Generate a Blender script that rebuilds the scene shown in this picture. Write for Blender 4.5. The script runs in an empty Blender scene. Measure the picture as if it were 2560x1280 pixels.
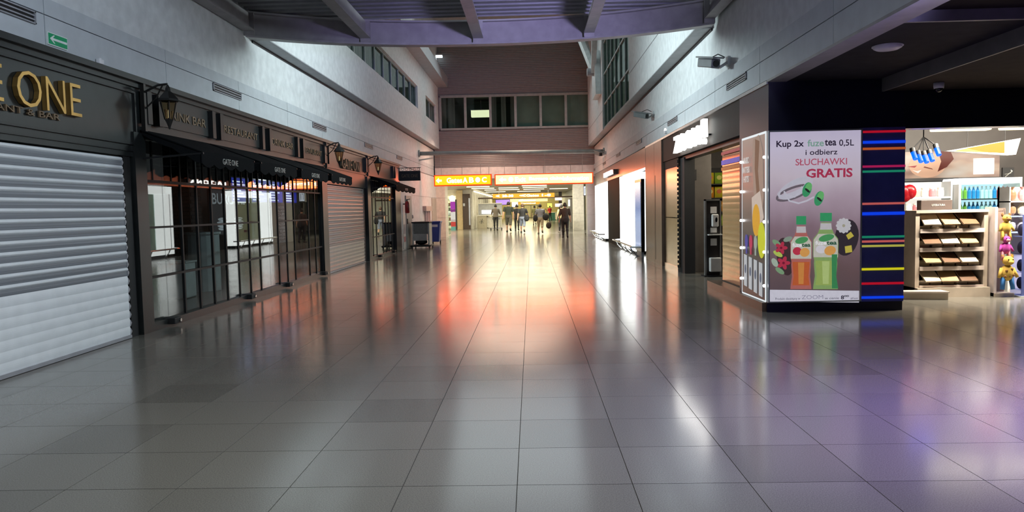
import bpy, bmesh, math, random
import numpy as np
from mathutils import Vector, Matrix

random.seed(7)
scene = bpy.context.scene
COL = scene.collection
R = math.radians

# ------------------------------------------------------------------ camera
cam_data = bpy.data.cameras.new('camera')
cam = bpy.data.objects.new('camera', cam_data)
COL.objects.link(cam)
scene.camera = cam
F_PX, PITCH, YAW, ROLL, CAM_H = 1865.08, -0.0630652, -0.0275192, -0.0207189, 1.44
cam_data.sensor_fit = 'HORIZONTAL'
cam_data.sensor_width = 36.0
cam_data.lens = F_PX / 2560.0 * 36.0
cam_data.clip_start = 0.05
cam_data.clip_end = 400
_fw = Vector((math.sin(YAW) * math.cos(PITCH), math.cos(YAW) * math.cos(PITCH), math.sin(PITCH)))
_r = Vector((math.cos(YAW), -math.sin(YAW), 0))
_u = _r.cross(_fw)
_r2 = math.cos(ROLL) * _r + math.sin(ROLL) * _u
_u2 = -math.sin(ROLL) * _r + math.cos(ROLL) * _u
cam.matrix_world = Matrix(((_r2.x, _u2.x, -_fw.x, 0), (_r2.y, _u2.y, -_fw.y, 0), (_r2.z, _u2.z, -_fw.z, CAM_H), (0, 0, 0, 1)))

# ------------------------------------------------------------------ world and large lights
world = bpy.data.worlds.new('terminal_ambience')
scene.world = world
world.use_nodes = True
world.node_tree.nodes['Background'].inputs[0].default_value = (0.55, 0.62, 0.8, 1)
world.node_tree.nodes['Background'].inputs[1].default_value = 0.014

def area(name, loc, to, sx, sy, color, energy):
    l = bpy.data.lights.new(name, 'AREA')
    l.shape = 'RECTANGLE'; l.size = sx; l.size_y = sy; l.color = color; l.energy = energy
    o = bpy.data.objects.new(name, l); COL.objects.link(o)
    o.location = loc
    o.rotation_euler = (Vector(to) - Vector(loc)).to_track_quat('-Z', 'Y').to_euler()
    return o

area('atrium_light', (-0.8, 27, 10.2), (-0.8, 23.5, 0), 5.5, 18, (0.82, 0.97, 1.0), 330)
for _a, _b in (((-4.3, 15.4, 4.95), (2.85, 14.2, 4.0)), ((2.65, 15.4, 4.95), (-4.5, 14.2, 4.2))):
    area('ledge_flood_light', _a, _b, 2.4, .3, (0.80, 0.96, 1.0), 210 if _a[0] < 0 else 150).data.spread = R(100)
area('hall_light', (2.2, 3.6, 4.6), (-4.75, 5.0, 2.4), 2.0, 1.6, (0.72, 0.85, 1.0), 300)
area('hall_ceiling_light', (-1.2, 4.4, 3.4), (-1.2, 4.4, 0), 3.0, 1.2, (1.0, 0.92, 0.78), 46)
area('violet_led_light', (3.2, 3.4, 2.6), (0.0, 13.4, 5.4), 1.0, 0.5, (0.52, 0.48, 1.0), 50).data.spread = R(40)
for _x in (6.1, 6.8, 7.5, 8.2, 8.9): area('kiosk_shop_light', (_x, 10.55, 2.82), (_x + .3, 12.9, 0.6), .5, .2, (1.0, 0.90, 0.74), 120)
area('violet_floor_light', (4.9, 3.6, 3.0), (3.4, 4.8, 0), .8, .8, (0.46, 0.30, 1.0), 150).data.spread = R(85)
area('newsagent_light', (4.4, 15.2, 2.8), (4.2, 16.2, 0), .8, 1.4, (1.0, 0.86, 0.66), 60)
area('concourse_light', (-0.8, 53, 2.9), (-0.8, 53, 0), 5.5, 31, (1.0, 0.93, 0.68), 1150)
area('pillar_fill_light', (0.8, 42, 2.92), (3.1, 49.5, 1.0), 2.0, .4, (1.0, .95, .82), 600)  # added fill with no fixture, brightens the front of the cream pillar
area('hall_mouth_fill_light', (-1.2, 34.0, 4.5), (-1.6, 33.6, 0), 5.5, 3.2, (1.0, .70, .52), 210)  # added warm fill without a fixture, lifts the white left wall here
area('concourse_far_light', (-0.8, 92, 2.9), (-0.8, 92, 0), 5.5, 30, (1.0, 0.88, 0.55), 2300)
area('end_wall_fill_light', (-0.8, 112.6, 2.85), (-0.8, 117, 0.9), 9, .5, (1.0, .9, .5), 380)  # added light with no lamp behind it, brightens the yellow end wall
area('left_store_light', (-7.0, 47, 2.8), (-7.0, 47, 0), 4, 10, (1.0, 0.87, 0.6), 900)

scene.view_settings.view_transform = 'Standard'
scene.view_settings.look = 'None'
scene.view_settings.gamma = 1.0
scene.view_settings.use_curve_mapping = False
scene.view_settings.exposure = 0.0

# ------------------------------------------------------------------ materials
M = {}
def lin(c):
    """sRGB hex -> linear"""
    c = c.lstrip('#')
    v = [int(c[i:i + 2], 16) / 255 for i in (0, 2, 4)]
    return tuple((x / 12.92 if x <= .04045 else ((x + .055) / 1.055) ** 2.4) for x in v)

def mat(name, color, rough=.5, metal=0.0, spec=.5, var=.10, scale=6.0, bump=0.0, bscale=40.0, stretch=None):
    if name in M: return M[name]
    if isinstance(color, str): color = lin(color)
    m = bpy.data.materials.new(name); m.use_nodes = True
    nt = m.node_tree; b = nt.nodes['Principled BSDF']
    b.inputs['Roughness'].default_value = rough
    b.inputs['Metallic'].default_value = metal
    b.inputs['Specular IOR Level'].default_value = spec
    tc = nt.nodes.new('ShaderNodeTexCoord')
    src = tc.outputs['Object']
    if stretch:
        mp = nt.nodes.new('ShaderNodeMapping'); mp.inputs['Scale'].default_value = stretch
        nt.links.new(src, mp.inputs[0]); src = mp.outputs[0]
    n = nt.nodes.new('ShaderNodeTexNoise'); n.inputs['Scale'].default_value = scale; n.inputs['Detail'].default_value = 3
    nt.links.new(src, n.inputs['Vector'])
    r = nt.nodes.new('ShaderNodeValToRGB')
    r.color_ramp.elements[0].position = .3; r.color_ramp.elements[1].position = .7
    r.color_ramp.elements[0].color = tuple(c * (1 - var) for c in color) + (1,)
    r.color_ramp.elements[1].color = tuple(min(1, c * (1 + var)) for c in color) + (1,)
    nt.links.new(n.outputs['Fac'], r.inputs[0]); nt.links.new(r.outputs[0], b.inputs['Base Color'])
    if bump:
        n2 = nt.nodes.new('ShaderNodeTexNoise'); n2.inputs['Scale'].default_value = bscale
        nt.links.new(src, n2.inputs['Vector'])
        bp = nt.nodes.new('ShaderNodeBump'); bp.inputs['Strength'].default_value = bump
        nt.links.new(n2.outputs['Fac'], bp.inputs['Height']); nt.links.new(bp.outputs[0], b.inputs['Normal'])
    M[name] = m
    return m

def emat(name, color, strength, var=.06, scale=4.0):
    """something that gives off light: lamp, lit sign, screen, backlit print"""
    if name in M: return M[name]
    if isinstance(color, str): color = lin(color)
    m = bpy.data.materials.new(name); m.use_nodes = True
    nt = m.node_tree; b = nt.nodes['Principled BSDF']
    b.inputs['Base Color'].default_value = tuple(c * .12 for c in color) + (1,)
    b.inputs['Roughness'].default_value = .5; b.inputs['Specular IOR Level'].default_value = .2
    tc = nt.nodes.new('ShaderNodeTexCoord')
    n = nt.nodes.new('ShaderNodeTexNoise'); n.inputs['Scale'].default_value = scale
    nt.links.new(tc.outputs['Object'], n.inputs['Vector'])
    r = nt.nodes.new('ShaderNodeValToRGB')
    r.color_ramp.elements[0].color = tuple(c * (1 - var) for c in color) + (1,)
    r.color_ramp.elements[1].color = tuple(c * (1 + var) for c in color) + (1,)
    nt.links.new(n.outputs['Fac'], r.inputs[0]); nt.links.new(r.outputs[0], b.inputs['Emission Color'])
    b.inputs['Emission Strength'].default_value = strength
    M[name] = m
    return m

def glass(name, tint=(.9, .95, .95), ior=1.5, rough=0.0, edge=1.0):
    if name in M: return M[name]
    m = bpy.data.materials.new(name); m.use_nodes = True
    nt = m.node_tree; nt.nodes.remove(nt.nodes['Principled BSDF'])
    out = nt.nodes['Material Output']
    t = nt.nodes.new('ShaderNodeBsdfTransparent'); t.inputs[0].default_value = tint + (1,)
    g = nt.nodes.new('ShaderNodeBsdfGlossy'); g.inputs['Roughness'].default_value = rough
    # Schlick reflectance, the same from both sides of the sheet
    lw = nt.nodes.new('ShaderNodeLayerWeight'); lw.inputs[0].default_value = .5
    pw = nt.nodes.new('ShaderNodeMath'); pw.operation = 'POWER'; pw.inputs[1].default_value = 5
    nt.links.new(lw.outputs['Facing'], pw.inputs[0])
    f0 = ((ior - 1) / (ior + 1)) ** 2
    f = nt.nodes.new('ShaderNodeMath'); f.operation = 'MULTIPLY_ADD'; f.inputs[1].default_value = edge * (1 - f0); f.inputs[2].default_value = f0
    nt.links.new(pw.outputs[0], f.inputs[0])
    mx = nt.nodes.new('ShaderNodeMixShader')
    nt.links.new(f.outputs[0], mx.inputs[0]); nt.links.new(t.outputs[0], mx.inputs[1]); nt.links.new(g.outputs[0], mx.inputs[2])
    nt.links.new(mx.outputs[0], out.inputs[0])
    M[name] = m
    return m

def floor_material():
    m = bpy.data.materials.new('polished_granite'); m.use_nodes = True
    nt = m.node_tree; b = nt.nodes['Principled BSDF']
    geo = nt.nodes.new('ShaderNodeNewGeometry')
    sub = nt.nodes.new('ShaderNodeVectorMath'); sub.operation = 'SUBTRACT'; sub.inputs[1].default_value = (TX0, TY0, -5)
    nt.links.new(geo.outputs['Position'], sub.inputs[0])
    sc = nt.nodes.new('ShaderNodeVectorMath'); sc.operation = 'MULTIPLY'; sc.inputs[1].default_value = (1 / .6, 1 / .6, 0)
    nt.links.new(sub.outputs[0], sc.inputs[0])
    fl = nt.nodes.new('ShaderNodeVectorMath'); fl.operation = 'FLOOR'; nt.links.new(sc.outputs[0], fl.inputs[0])
    wn = nt.nodes.new('ShaderNodeTexWhiteNoise'); wn.noise_dimensions = '2D'; nt.links.new(fl.outputs[0], wn.inputs['Vector'])
    ramp = nt.nodes.new('ShaderNodeValToRGB')
    e = ramp.color_ramp.elements
    e[0].position = 0; e[0].color = (.138, .131, .113, 1)
    e[1].position = 1; e[1].color = (.186, .177, .153, 1)
    k = e.new(.18); k.color = (.158, .150, .130, 1)
    k = e.new(.30); k.color = (.172, .163, .141, 1)
    nt.links.new(wn.outputs['Value'], ramp.inputs[0])
    sp = nt.nodes.new('ShaderNodeTexNoise'); sp.inputs['Scale'].default_value = 160; sp.inputs['Detail'].default_value = 2
    nt.links.new(geo.outputs['Position'], sp.inputs['Vector'])
    sr = nt.nodes.new('ShaderNodeValToRGB'); sr.color_ramp.elements[0].position = .3; sr.color_ramp.elements[1].position = .7
    sr.color_ramp.elements[0].color = (.72, .72, .72, 1); sr.color_ramp.elements[1].color = (1.22, 1.22, 1.22, 1)
    nt.links.new(sp.outputs['Fac'], sr.inputs[0])
    mx = nt.nodes.new('ShaderNodeMix'); mx.data_type = 'RGBA'; mx.blend_type = 'MULTIPLY'; mx.inputs[0].default_value = 1
    nt.links.new(ramp.outputs[0], mx.inputs[6]); nt.links.new(sr.outputs[0], mx.inputs[7])
    nt.links.new(mx.outputs[2], b.inputs['Base Color'])
    wr = nt.nodes.new('ShaderNodeTexNoise'); wr.inputs['Scale'].default_value = 1.3; wr.inputs['Detail'].default_value = 4
    nt.links.new(geo.outputs['Position'], wr.inputs['Vector'])
    mr = nt.nodes.new('ShaderNodeMapRange'); mr.inputs[3].default_value = .115; mr.inputs[4].default_value = .195
    nt.links.new(wr.outputs['Fac'], mr.inputs[0]); nt.links.new(mr.outputs[0], b.inputs['Roughness'])
    b.inputs['Specular IOR Level'].default_value = .5
    return m

# ------------------------------------------------------------------ mesh helpers
class MB:
    def __init__(s): s.v = []; s.f = []; s.mi = []; s.cur = 0
    def _add(s, vs, fs):
        o = len(s.v); s.v += [tuple(p) for p in vs]
        for f in fs: s.f.append(tuple(i + o for i in f)); s.mi.append(s.cur)
        return s
    def box(s, x0, x1, y0, y1, z0, z1):
        return s._add([(x0, y0, z0), (x1, y0, z0), (x1, y1, z0), (x0, y1, z0), (x0, y0, z1), (x1, y0, z1), (x1, y1, z1), (x0, y1, z1)],
                      [(0, 3, 2, 1), (4, 5, 6, 7), (0, 1, 5, 4), (1, 2, 6, 5), (2, 3, 7, 6), (3, 0, 4, 7)])
    def bar(s, p0, p1, w, h=None):
        """square bar between two points"""
        h = h or w; p0 = Vector(p0); p1 = Vector(p1); d = (p1 - p0).normalized()
        up = Vector((0, 0, 1)) if abs(d.z) < .95 else Vector((0, 1, 0))
        a = d.cross(up).normalized() * w / 2; b = a.cross(d).normalized() * h / 2
        c = [(-1, -1), (1, -1), (1, 1), (-1, 1)]
        return s._add([p0 + a * i + b * j for i, j in c] + [p1 + a * i + b * j for i, j in c],
                      [(0, 3, 2, 1), (4, 5, 6, 7), (0, 1, 5, 4), (1, 2, 6, 5), (2, 3, 7, 6), (3, 0, 4, 7)])
    def cyl(s, p0, p1, r0, r1=None, n=12, cap=True):
        r1 = r0 if r1 is None else r1; p0 = Vector(p0); p1 = Vector(p1); d = (p1 - p0).normalized()
        up = Vector((0, 0, 1)) if abs(d.z) < .95 else Vector((0, 1, 0))
        a = d.cross(up).normalized(); b = a.cross(d).normalized()
        vs = []
        for p, r in ((p0, r0), (p1, r1)):
            for k in range(n): t = 2 * math.pi * k / n; vs.append(p + a * r * math.cos(t) + b * r * math.sin(t))
        fs = [(k, (k + 1) % n, n + (k + 1) % n, n + k) for k in range(n)]
        if cap: fs += [tuple(range(n))[::-1], tuple(range(n, 2 * n))]
        return s._add(vs, fs)
    def tube(s, pts, r, n=8):
        for a, b in zip(pts[:-1], pts[1:]): s.cyl(a, b, r, n=n)
        return s
    def lathe(s, c, prof, n=16):
        vs = []
        for r, z in prof:
            for k in range(n): t = 2 * math.pi * k / n; vs.append((c[0] + r * math.cos(t), c[1] + r * math.sin(t), c[2] + z))
        fs = []
        for j in range(len(prof) - 1):
            for k in range(n): fs.append((j * n + k, j * n + (k + 1) % n, (j + 1) * n + (k + 1) % n, (j + 1) * n + k))
        fs += [tuple(range(n))[::-1], tuple((len(prof) - 1) * n + k for k in range(n))]
        return s._add(vs, fs)
    def sphere(s, c, rx, ry=None, rz=None, n=14, m=8):
        ry = ry or rx; rz = rz or rx
        vs = [(c[0], c[1], c[2] - rz)]
        for j in range(1, m):
            ph = -math.pi / 2 + math.pi * j / m
            for k in range(n):
                t = 2 * math.pi * k / n
                vs.append((c[0] + rx * math.cos(ph) * math.cos(t), c[1] + ry * math.cos(ph) * math.sin(t), c[2] + rz * math.sin(ph)))
        vs.append((c[0], c[1], c[2] + rz)); L = len(vs) - 1
        fs = [(0, 1 + (k + 1) % n, 1 + k) for k in range(n)]
        for j in range(m - 2):
            for k in range(n): fs.append((1 + j * n + k, 1 + j * n + (k + 1) % n, 1 + (j + 1) * n + (k + 1) % n, 1 + (j + 1) * n + k))
        fs += [(L, 1 + (m - 2) * n + k, 1 + (m - 2) * n + (k + 1) % n) for k in range(n)]
        return s._add(vs, fs)
    def prism(s, poly, axis, a, b):
        """extrude a 2D polygon: axis x -> poly is (y,z); y -> (x,z); z -> (x,y)"""
        def p(u, w, t): return {'x': (t, u, w), 'y': (u, t, w), 'z': (u, w, t)}[axis]
        n = len(poly)
        vs = [p(u, w, a) for u, w in poly] + [p(u, w, b) for u, w in poly]
        return s._add(vs, [tuple(range(n)), tuple(range(n, 2 * n))[::-1]] + [(k, n + k, n + (k + 1) % n, (k + 1) % n) for k in range(n)])
    def quad(s, *pts): return s._add(pts, [tuple(range(len(pts)))])
    def mesh(s, name, mats, off=(0, 0, 0), smooth=False):
        me = bpy.data.meshes.new(name)
        me.from_pydata([(x - off[0], y - off[1], z - off[2]) for x, y, z in s.v], [], s.f)
        mats = mats if isinstance(mats, (list, tuple)) else [mats]
        for m in mats: me.materials.append(m)
        if len(mats) > 1: me.polygons.foreach_set('material_index', s.mi)
        bm = bmesh.new(); bm.from_mesh(me); bmesh.ops.recalc_face_normals(bm, faces=bm.faces); bm.to_mesh(me); bm.free()
        if smooth: me.polygons.foreach_set('use_smooth', [True] * len(me.polygons))
        me.update()
        return me
    def build(s, name, mats, parent=None, smooth=False, bevel=0.0):
        off = origin(parent)
        return link(name, s.mesh(name, mats, off, smooth), parent, bevel)

def origin(o):
    v = Vector((0, 0, 0))
    while o is not None: v = v + o.location; o = o.parent
    return v

def link(name, data, parent=None, bevel=0.0):
    o = bpy.data.objects.new(name, data); COL.objects.link(o)
    if parent is not None: o.parent = parent
    if bevel:
        b = o.modifiers.new('bevel', 'BEVEL'); b.width = bevel; b.segments = 2; b.limit_method = 'ANGLE'
    return o

def thing(name, label, cat, loc=(0, 0, 0), group=None):
    o = bpy.data.objects.new(name, None); COL.objects.link(o); o.location = loc; o.empty_display_size = .1
    return tag(o, label, cat, group)

def tag(o, label, cat, group=None):
    o['label'] = label; o['category'] = cat
    if group: o['group'] = group
    return o

def struct(name, mb, m, parent=None, **k):
    o = mb.build(name, m, parent, **k)
    if parent is None: o['kind'] = 'structure'
    return o

def dup(root, loc, rotz=None, label=None, group=None):
    def cp(o, par):
        c = o.copy(); COL.objects.link(c); c.parent = par
        for ch in [x for x in bpy.data.objects if x.parent == o]: cp(ch, c)
        return c
    r = cp(root, None); r.location = loc
    if rotz is not None: r.rotation_euler = (0, 0, rotz)
    if label: r['label'] = label
    if group: r['group'] = group
    return r

def text(name, s, w, h, c, face, m, parent=None, depth=.01, bold=0.0, each=False):
    """lettering fitted to w x h around the centre c; face: '-y' '+x' '-x' = the way it looks"""
    cu = bpy.data.curves.new(name, 'FONT'); cu.body = s; cu.extrude = depth / 2; cu.offset = bold; cu.resolution_u = 3
    cu.fill_mode = 'BOTH'
    t = bpy.data.objects.new(name, cu); COL.objects.link(t)
    bpy.context.view_layer.update()
    me = bpy.data.meshes.new_from_object(t.evaluated_get(bpy.context.evaluated_depsgraph_get()))
    bpy.data.objects.remove(t); bpy.data.curves.remove(cu)
    n = len(me.vertices); a = np.zeros(n * 3); me.vertices.foreach_get('co', a); a = a.reshape(-1, 3)
    lo, hi = a.min(0), a.max(0); a -= (lo + hi) / 2
    a[:, 0] *= w / (hi[0] - lo[0]); a[:, 1] *= h / (hi[1] - lo[1]); a[:, 2] *= depth / max(1e-6, hi[2] - lo[2])
    x, y, z = a[:, 0].copy(), a[:, 1].copy(), a[:, 2].copy()
    if face == '-y': out = np.stack([x, -z, y], 1)
    elif face == '+x': out = np.stack([z, x, y], 1)
    elif face == '-x': out = np.stack([-z, -x, y], 1)
    out += np.array(c) - np.array(origin(parent))
    me.vertices.foreach_set('co', out.ravel()); me.materials.clear(); me.materials.append(m); me.update()
    me.name = name
    if not each: return link(name, me, parent)
    # one object for each letter: islands whose spans along the line overlap belong together
    bm = bmesh.new(); bm.from_mesh(me); bm.faces.ensure_lookup_table(); todo = set(bm.faces); isl = []
    while todo:
        st = [todo.pop()]; fs = list(st)
        while st:
            for e in st.pop().edges:
                for g in e.link_faces:
                    if g in todo: todo.discard(g); st.append(g); fs.append(g)
        ax = 0 if face == '-y' else 1
        u = [v.co[ax] for f in fs for v in f.verts]; isl.append([min(u), max(u), fs])
    isl.sort(key=lambda q: q[0]); grp = []
    for q in isl:
        if grp and q[0] < grp[-1][1] - .25 * (q[1] - q[0]): grp[-1][1] = max(grp[-1][1], q[1]); grp[-1][2] += q[2]
        else: grp.append(q)
    for q in grp:
        vs = list({v for f in q[2] for v in f.verts}); ix = {v: i for i, v in enumerate(vs)}
        mm = bpy.data.meshes.new('letter'); mm.from_pydata([tuple(v.co) for v in vs], [], [tuple(ix[v] for v in f.verts) for f in q[2]]); mm.materials.append(m)
        link('letter', mm, parent)
    bm.free()

def circle(cx, cy, rx, ry=None, n=20, a0=0, a1=360):
    ry = ry or rx
    return [(cx + rx * math.cos(R(a0 + (a1 - a0) * k / n)), cy + ry * math.sin(R(a0 + (a1 - a0) * k / n))) for k in range(n + (0 if a1 - a0 == 360 else 1))]

# ------------------------------------------------------------------ main dimensions
LX, RX, END = -4.75, 3.10, 37.0          # left shop line, right shop line, end of the tall hall
TX0, TY0 = -0.1025, 3.8115               # floor tile lattice
# ------------------------------------------------------------------ materials in use
white_wall = mat('white_plaster', (.66, .68, .68), .75, bump=.05, bscale=60)
white_panel = mat('white_panel', (.52, .55, .57), .6, spec=.25, var=.05)
grey_steel = mat('grey_painted_steel', (.34, .34, .36), .45)
green_steel = mat('grey_green_steel', (.30, .34, .33), .5)
soffit_m = mat('grey_soffit', (.33, .34, .35), .6)
dark_wood = mat('charcoal_painted_wood', (.012, .0145, .0145), .36, spec=.55, var=.2)
bar_m = mat('dark_glazing_bar', (.010, .012, .013), .5, spec=.2)
dark_trim = mat('black_trim', (.010, .011, .012), .35)
black = mat('black_gloss', (.008, .008, .009), .18)
black_matt = mat('black_matt', (.012, .012, .013), .6)
gold = mat('brass_lettering', (.55, .33, .10), .35, metal=.8, var=.15)
gold_dim = mat('tarnished_lettering', (.20, .14, .085), .5, metal=.4, var=.2)
pale_letter = mat('pale_lettering', (.35, .36, .33), .5)
awn_m = mat('black_canvas', (.008, .009, .010), .9, spec=.05, bump=.2, bscale=90)
steel = mat('brushed_steel', (.62, .60, .57), .22, metal=1.0, var=.12, scale=3, stretch=(1, 1, 14))
chrome = mat('chrome', (.75, .76, .78), .12, metal=1.0)
shop_glass = glass('shop_glass', (.86, .90, .90), 1.75)
clear_glass = glass('clear_glass', (.72, .80, .77), 1.4, edge=.12)
grout = mat('dark_grout', (.05, .048, .042), .7)
granite = floor_material()
lamp_white = emat('white_light_panel', (.97, 1.0, .97), 3.2)

# ------------------------------------------------------------------ floor: each near tile is a piece of its own
mb = MB().box(-9.6, 12, 1.6, 118, -.25, -.005)
floor = struct('floor', mb, grout)
gap = .0045
tile_me = MB().box(gap / 2, .6 - gap / 2, gap / 2, .6 - gap / 2, -.02, 0).mesh('floor_tile', granite)
spots = []
for j in range(-3, 60):
    y = TY0 + j * .6
    if y > 38: continue
    for i in range(-9, 18):
        x = TX0 + i * .6
        if x < -4.95 and y < 40 or x > 9: continue
        if x > 3.2 and y > 13.6: continue
        spots.append((x, y))
def seen(x, y):
    return y > 2.8 and -.76 * (y + .6) - .5 < x < .70 * (y + .6) + .1
near = sorted([s for s in spots if seen(*s) and not (s[0] > 3.0 and s[0] < 4.3 and s[1] > 9.9)], key=lambda s: s[1])[:300]
nearset = set(near)
for x, y in near:
    o = link('floor_tile', tile_me, floor); o.location = (x, y, 0)
rest = MB()
for x, y in spots:
    if (x, y) not in nearset: rest.box(x + gap / 2, x + .6 - gap / 2, y + gap / 2, y + .6 - gap / 2, -.02, 0)
y = TY0 + 58 * .6
rest.box(-9.6, 9, TY0 + 57 * .6, 118, -.02, 0)
o = rest.build('tile_field', granite, floor); o['kind'] = 'stuff'

# ------------------------------------------------------------------ left wall
wl = MB()
wl.box(LX - .25, LX - .04, 1.6, END, 3.62, 4.45)                 # plain wall over the panelled band
wl.box(LX - .25, LX - .10, 1.6, END, 3.08, 3.63)                 # backing of the band
struct('wall_left_end', MB().box(LX - .25, LX, 27.0, 40.2, 0, 3.08), white_wall)
wu = MB()                       # white ground floor wall after the restaurant
wl.box(LX - .25, LX - .04, 1.6, 13.0, 4.45, 7.5)
wu.box(LX - .25, -4.5, 13.0, END, 4.46, 5.55)                     # overhanging upper wall
wu.box(LX - .25, -4.5, 30.3, 32.6, 5.55, 6.45)
wu.box(LX - .25, -4.5, 13.0, 14.5, 5.55, 6.45)
wu.box(LX - .25, -4.5, 36.1, END, 5.55, 6.45)
wu.box(LX - .25, -4.5, 13.0, END, 6.45, 10.5)
wall_left = struct('wall_left', wl, white_wall)
struct('wall_left_upper', wu, white_wall)
struct('trim_1', MB().box(LX - .04, -4.5, 13.0, END, 4.44, 4.46), soffit_m)
struct('trim_2', MB().box(LX - .045, LX - .015, 13.0, END, 4.405, 4.44), black_matt)
for k in range(-2, 13):
    ya = 7.37 + (k - 1) * 2.45; yb = min(END, ya + 2.45)
    if yb < 2: continue
    for z0, z1 in ((3.13, 3.445), (3.455, 3.62)):
        MB().box(LX - .10, LX - .02, ya + .006, yb - .006, z0, z1).build('wall_panel', white_panel, wall_left)
struct('trim_3', MB().box(-4.5, -4.0, 20, END, 7.45, 7.95), grey_steel)      # gutter beam high on the left
def win_row(name, x, ya, yb, z0, z1, n, frame_m, mull=.06, back=None):
    """a strip window in an upper wall: frame, mullions, panes, and a dim blind-hung room behind"""
    w = MB()
    w.box(x - .05, x + .05, ya, yb, z0, z0 + .06); w.box(x - .05, x + .05, ya, yb, z1 - .06, z1)
    o = struct(name, w, frame_m)
    st = (yb - ya) / n
    for k in range(n + 1):
        MB().box(x - .045, x + .045, ya + k * st - mull / 2, ya + k * st + mull / 2, z0, z1).build('mullion', frame_m, o)
    for k in range(n):
        MB().box(x - .006, x + .006, ya + k * st + mull / 2, ya + (k + 1) * st - mull / 2, z0 + .06, z1 - .06).build('pane', clear_glass, o)
    return o
blind = mat('grey_green_blind', (.06, .075, .065), .8, var=.25, scale=2, stretch=(1, 7, .1))
blind_l = mat('pale_blind', (.36, .43, .41), .8, var=.15, scale=1.5)
dim_room = mat('dim_room', (.05, .06, .055), .8)
w1 = win_row('window_1', -4.62, 14.5, 30.3, 5.55, 6.45, 12, green_steel)
for k in range(12):
    ya = 14.5 + k * 15.8 / 12
    for q in range(4):
        if (k * 4 + q) % 5 != 2: MB().box(-4.80, -4.78, ya + .08 + q * .31, ya + .34 + q * .31, 5.6, 6.43).build('blind_strip', blind, w1)
w2 = win_row('window_2', -4.62, 32.6, 36.1, 5.55, 6.45, 2, green_steel)
struct('trim_4', MB().box(-5.2, -5.0, 14, END, 5.4, 6.6), dim_room)

# vents in the left band
def vent(x, ya, yb, z0, z1, sx, label, group):
    t = thing('air_vent', label, 'vent', (x, (ya + yb) / 2, z0), group)
    MB().box(x - .004 * sx, x + .004 * sx, ya, yb, z0, z1).build('back_plate', black_matt, t)
    f = MB(); f.box(x, x + .02 * sx, ya, yb, z1 - .012, z1); f.box(x, x + .02 * sx, ya, yb, z0, z0 + .012)
    f.box(x, x + .02 * sx, ya, ya + .015, z0, z1); f.box(x, x + .02 * sx, yb - .015, yb, z0, z1)
    f.build('frame', grey_steel, t)
    for k in range(2):
        zz = z0 + (z1 - z0) * (k + 1) / 3
        MB().box(x, x + .016 * sx, ya + .015, yb - .015, zz - .007, zz + .007).build('slat', grey_steel, t)
    return t
for k in range(5):
    yb = 7.22 + k * 5.12
    w_ = ('over the big brass sign', 'over the first RESTAURANT panel', 'over the last RESTAURANT panel', 'over the grey shutter', 'over the hanging sign')[k]
    vent(LX - .018, yb - 1.08, yb, 3.315, 3.435, 1, 'dark slotted air vent in the white band ' + w_, 'vents above the restaurant')

# ------------------------------------------------------------------ right wall (above the shops)
wr = MB()
wr.box(RX + .04, RX + .25, 3.0, END, 3.55, 4.45)
wr.box(RX + .10, RX + .25, 3.0, END, 3.05, 3.56)
wr.box(RX + .04, RX + .25, 3.0, 13.0, 4.45, 7.5)
wv = MB(); wv.box(2.85, RX + .25, 13.0, 21.7, 4.46, 10.5)
wv.box(2.85, RX + .25, 29.6, END, 4.46, 10.5)
wv.box(2.85, RX + .25, 21.7, 29.6, 9.0, 10.5)
wall_right = struct('wall_right', wr, white_wall)
struct('wall_right_upper', wv, white_wall)
struct('trim_5', MB().box(2.85, RX + .04, 13.0, END, 4.44, 4.46), soffit_m)
struct('trim_6', MB().box(RX + .012, RX + .045, 13.0, END, 4.40, 4.44), black_matt)
for k in range(0, 15):
    ya = 2.9 + k * 2.45; yb = min(END, ya + 2.45)
    for z0, z1 in ((3.05, 3.325), (3.335, 3.55)):
        if yb > ya: MB().box(RX, RX + .10, ya + .006, yb - .006, z0, z1).build('wall_panel', white_panel, wall_right)
struct('trim_7', MB().box(2.84, 2.852, 13.0, 21.7, 5.20, 5.215), soffit_m)
struct('trim_8', MB().box(2.845, 2.852, 29.6, END, 5.20, 5.215), soffit_m)
w3 = win_row('window_3', 2.95, 21.7, 29.6, 4.5, 9.0, 6, green_steel)
for z in (5.45, 6.6, 7.8):
    MB().box(2.91, 2.99, 21.7, 29.6, z - .025, z + .025).build('transom', green_steel, w3)
struct('trim_9', MB().box(3.25, 3.34, 21.5, 29.8, 4.4, 9.1), blind_l)
for k in range(6):
    yb = 11.9 + k * 5.07
    w_ = ('below the large camera', 'above the glowing ZOOM letters', 'above the bronze pillar', 'above the portal by the blue screen', 'above the white light box', 'above the far portal')[k]
    vent(RX - .002, yb - 1.05, yb, 3.215, 3.32, -1, 'dark slotted air vent in the white band ' + w_, 'vents above the lit shops')

# branching white roof struts at the end of the right wall
t = thing('roof_strut', 'white branching steel strut rising from the upper right wall to the roof', 'strut', (2.7, 30.5, 6.0))
wsteel = mat('white_steel', (.62, .68, .68), .45)
MB().prism([(29.9, 5.9), (31.6, 5.9), (31.4, 7.4), (30.4, 7.7)], 'x', 2.62, 2.84).build('gusset_plate', wsteel, t)
MB().bar((2.6, 30.6, 6.9), (1.9, 32.8, 9.6), .2, .2).build('branch', wsteel, t)
MB().bar((2.6, 30.6, 6.9), (2.5, 27.6, 10.2), .2, .2).build('branch', wsteel, t)
MB().bar((2.6, 30.6, 6.9), (2.3, 34.5, 10.0), .16, .16).build('branch', wsteel, t)
MB().cyl((2.7, 30.7, 6.9), (2.35, 30.7, 6.9), .16).build('pin', grey_steel, t)

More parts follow.
